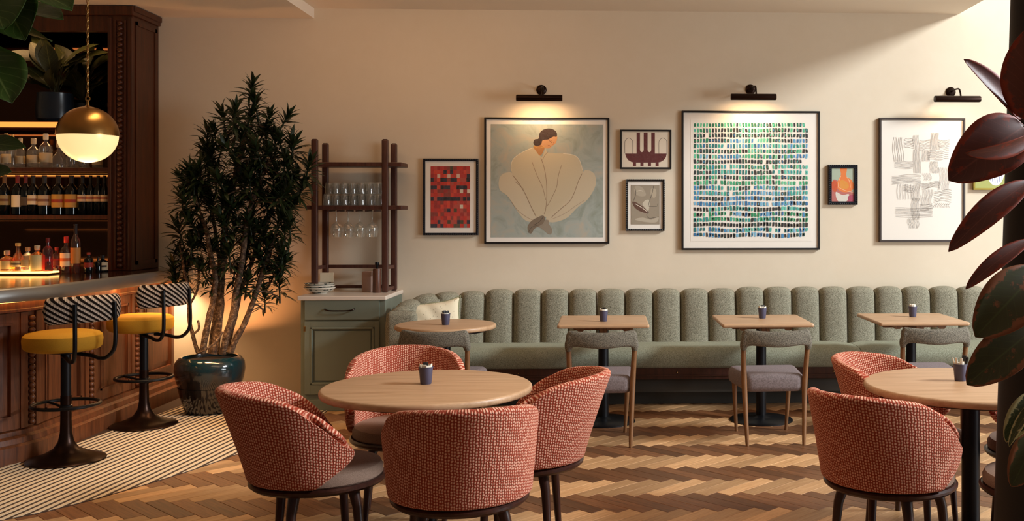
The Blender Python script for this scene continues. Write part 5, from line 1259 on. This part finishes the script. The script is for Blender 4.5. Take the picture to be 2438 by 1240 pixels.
trunks = [([(470, 838), (452, 770), (447, 690), (440, 640), (432, 600)], 0.016, -0.05), ([(482, 840), (497, 760), (512, 680), (505, 610), (480, 520)], 0.026, -0.08), ([(510, 842), (522, 740), (530, 640), (540, 520), (560, 420), (590, 300)], 0.034, 0.05), ([(528, 842), (550, 760), (566, 680), (580, 590), (600, 480), (640, 380)], 0.028, -0.10), ([(538, 838), (555, 770), (575, 690), (600, 620), (640, 520), (670, 420)], 0.022, 0.10), ([(548, 838), (580, 770), (608, 705), (622, 650), (640, 600), (655, 560)], 0.024, -0.02), ([(500, 842), (510, 760), (525, 690), (520, 600), (500, 480), (500, 380)], 0.02, 0.12)]
nodes = []
for pts, r, dy in trunks:
    c3 = catmull([T(a, b_, dy*min(1, k/2)+dy*0.5*k/len(pts)) for k, (a, b_) in enumerate(pts)], 6)
    c3 = [p+Vector((noise.noise(p*6)*0.012, noise.noise(p*6+Vector((9, 0, 0)))*0.012, 0)) for p in c3]
    bm = B(); tube(bm, c3, [r*(1-0.45*k/len(c3))*(1+0.08*math.sin(k*2.1)) for k in range(len(c3))], 10); obj('stem', bm, M['bark'], tr)
    nodes += [(p, r*0.5) for p in c3[10:]]
for a, b_ in (((452, 725), (473, 640)), ((460, 795), (471, 762))):
    bm = B(); tube(bm, catmull([T(a[0], a[1], -0.05), T((a[0]+b_[0])/2+8, (a[1]+b_[1])/2+4, -0.06), T(b_[0], b_[1], -0.06)], 5), 0.009, 7); obj('stem', bm, M['bark'], tr)
bm = B(); tube(bm, catmull([T(468, 842, -0.15), T(490, 832, -0.17), T(515, 812, -0.15), T(530, 790, -0.1)], 5), 0.008, 7); obj('stem', bm, M['bark'], tr)
tops = [(600, 190), (606, 225), (598, 262), (530, 262), (560, 275), (640, 268), (682, 268), (618, 300), (510, 300), (575, 310), (655, 318), (700, 330), (540, 335), (490, 345), (600, 345), (640, 350), (735, 382), (500, 380), (560, 372), (680, 372), (615, 385), (520, 410), (435, 412), (462, 415), (580, 410), (650, 410), (700, 410), (470, 440), (540, 445), (610, 440), (680, 442), (500, 470), (440, 462), (640, 470), (700, 470), (570, 470), (425, 530), (455, 510), (600, 500), (665, 505), (530, 505), (690, 520), (480, 535), (560, 530), (630, 535), (430, 590), (460, 575), (650, 565), (590, 560), (505, 575), (672, 590), (620, 590), (545, 590), (412, 625), (445, 618), (485, 622), (660, 625), (560, 628), (625, 640), (665, 655), (420, 655), (510, 650), (630, 690), (590, 655), (535, 470), (590, 530), (475, 390), (720, 430), (560, 250), (585, 420), (660, 440), (600, 540)]
lm = {}
tuft_meshes = []
for k in range(7):
    bm = B(); nl = 34
    for i in range(nl):
        t = i/nl; a = i*2.39996; el = R(-28+ 100*t**1.25+random.uniform(-8, 8)); L = random.uniform(0.115, 0.165)*(1-0.25*t); z0 = -0.11+0.13*t
        d = Vector((math.cos(a)*math.cos(el), math.sin(a)*math.cos(el), math.sin(el))); b0 = Vector((0.004*math.cos(a), 0.004*math.sin(a), z0))
        leaf_bm(bm, b0, b0+d*L, random.uniform(0.021, 0.029), Vector((0, 0, 1)) if el < 1.0 else Vector((-math.cos(a), -math.sin(a), 0.2)), 0.07, 0.25, 0.85, 5, 2)
    tube(bm, [(0, 0, -0.16), (0, 0, 0.0)], 0.006, 6)
    o = obj('leaf_tuft', bm, M['leaf_dark'], tr, angle=80); tuft_meshes.append(o.data); bpy.data.objects.remove(o)
bmb = B()
extra = [(x_+random.uniform(-16, 16), y_+random.uniform(-14, 14)) for x_, y_ in tops if 290 < y_ < 640 and 430 < x_ < 705]
for idx, (px, py) in enumerate(tops+extra):
    rim = abs(px-570)/170
    dy = random.uniform(-0.30, 0.32)*(1-0.5*rim); p = Vector(T(px, py+14, dy))
    if PY+p.y > W-0.20: p.y = W-0.20-PY
    q = min(nodes, key=lambda t: (t[0]-p).length+(0.5 if t[0].z > p.z-0.05 else 0))[0]
    d = (p-q); dirv = (Vector((d.x*0.6+random.uniform(-.12, .12), d.y*0.6, 0.35))).normalized()
    o = link('leaf_tuft', random.choice(tuft_meshes), tr); o.location = p; o.rotation_euler = dirv.to_track_quat('Z', 'Y').to_euler(); o.rotation_euler.z += 0
    sc = random.uniform(0.9, 1.12); o.scale = (sc, sc, sc)
    if idx < len(tops):
        mid = (p+q)/2+Vector((0, 0, -0.04)); tube(bmb, catmull([q, mid, p-dirv*0.14], 4), 0.0065, 6)
obj('twigs', bmb, M['bark'], tr)['kind'] = 'stuff'
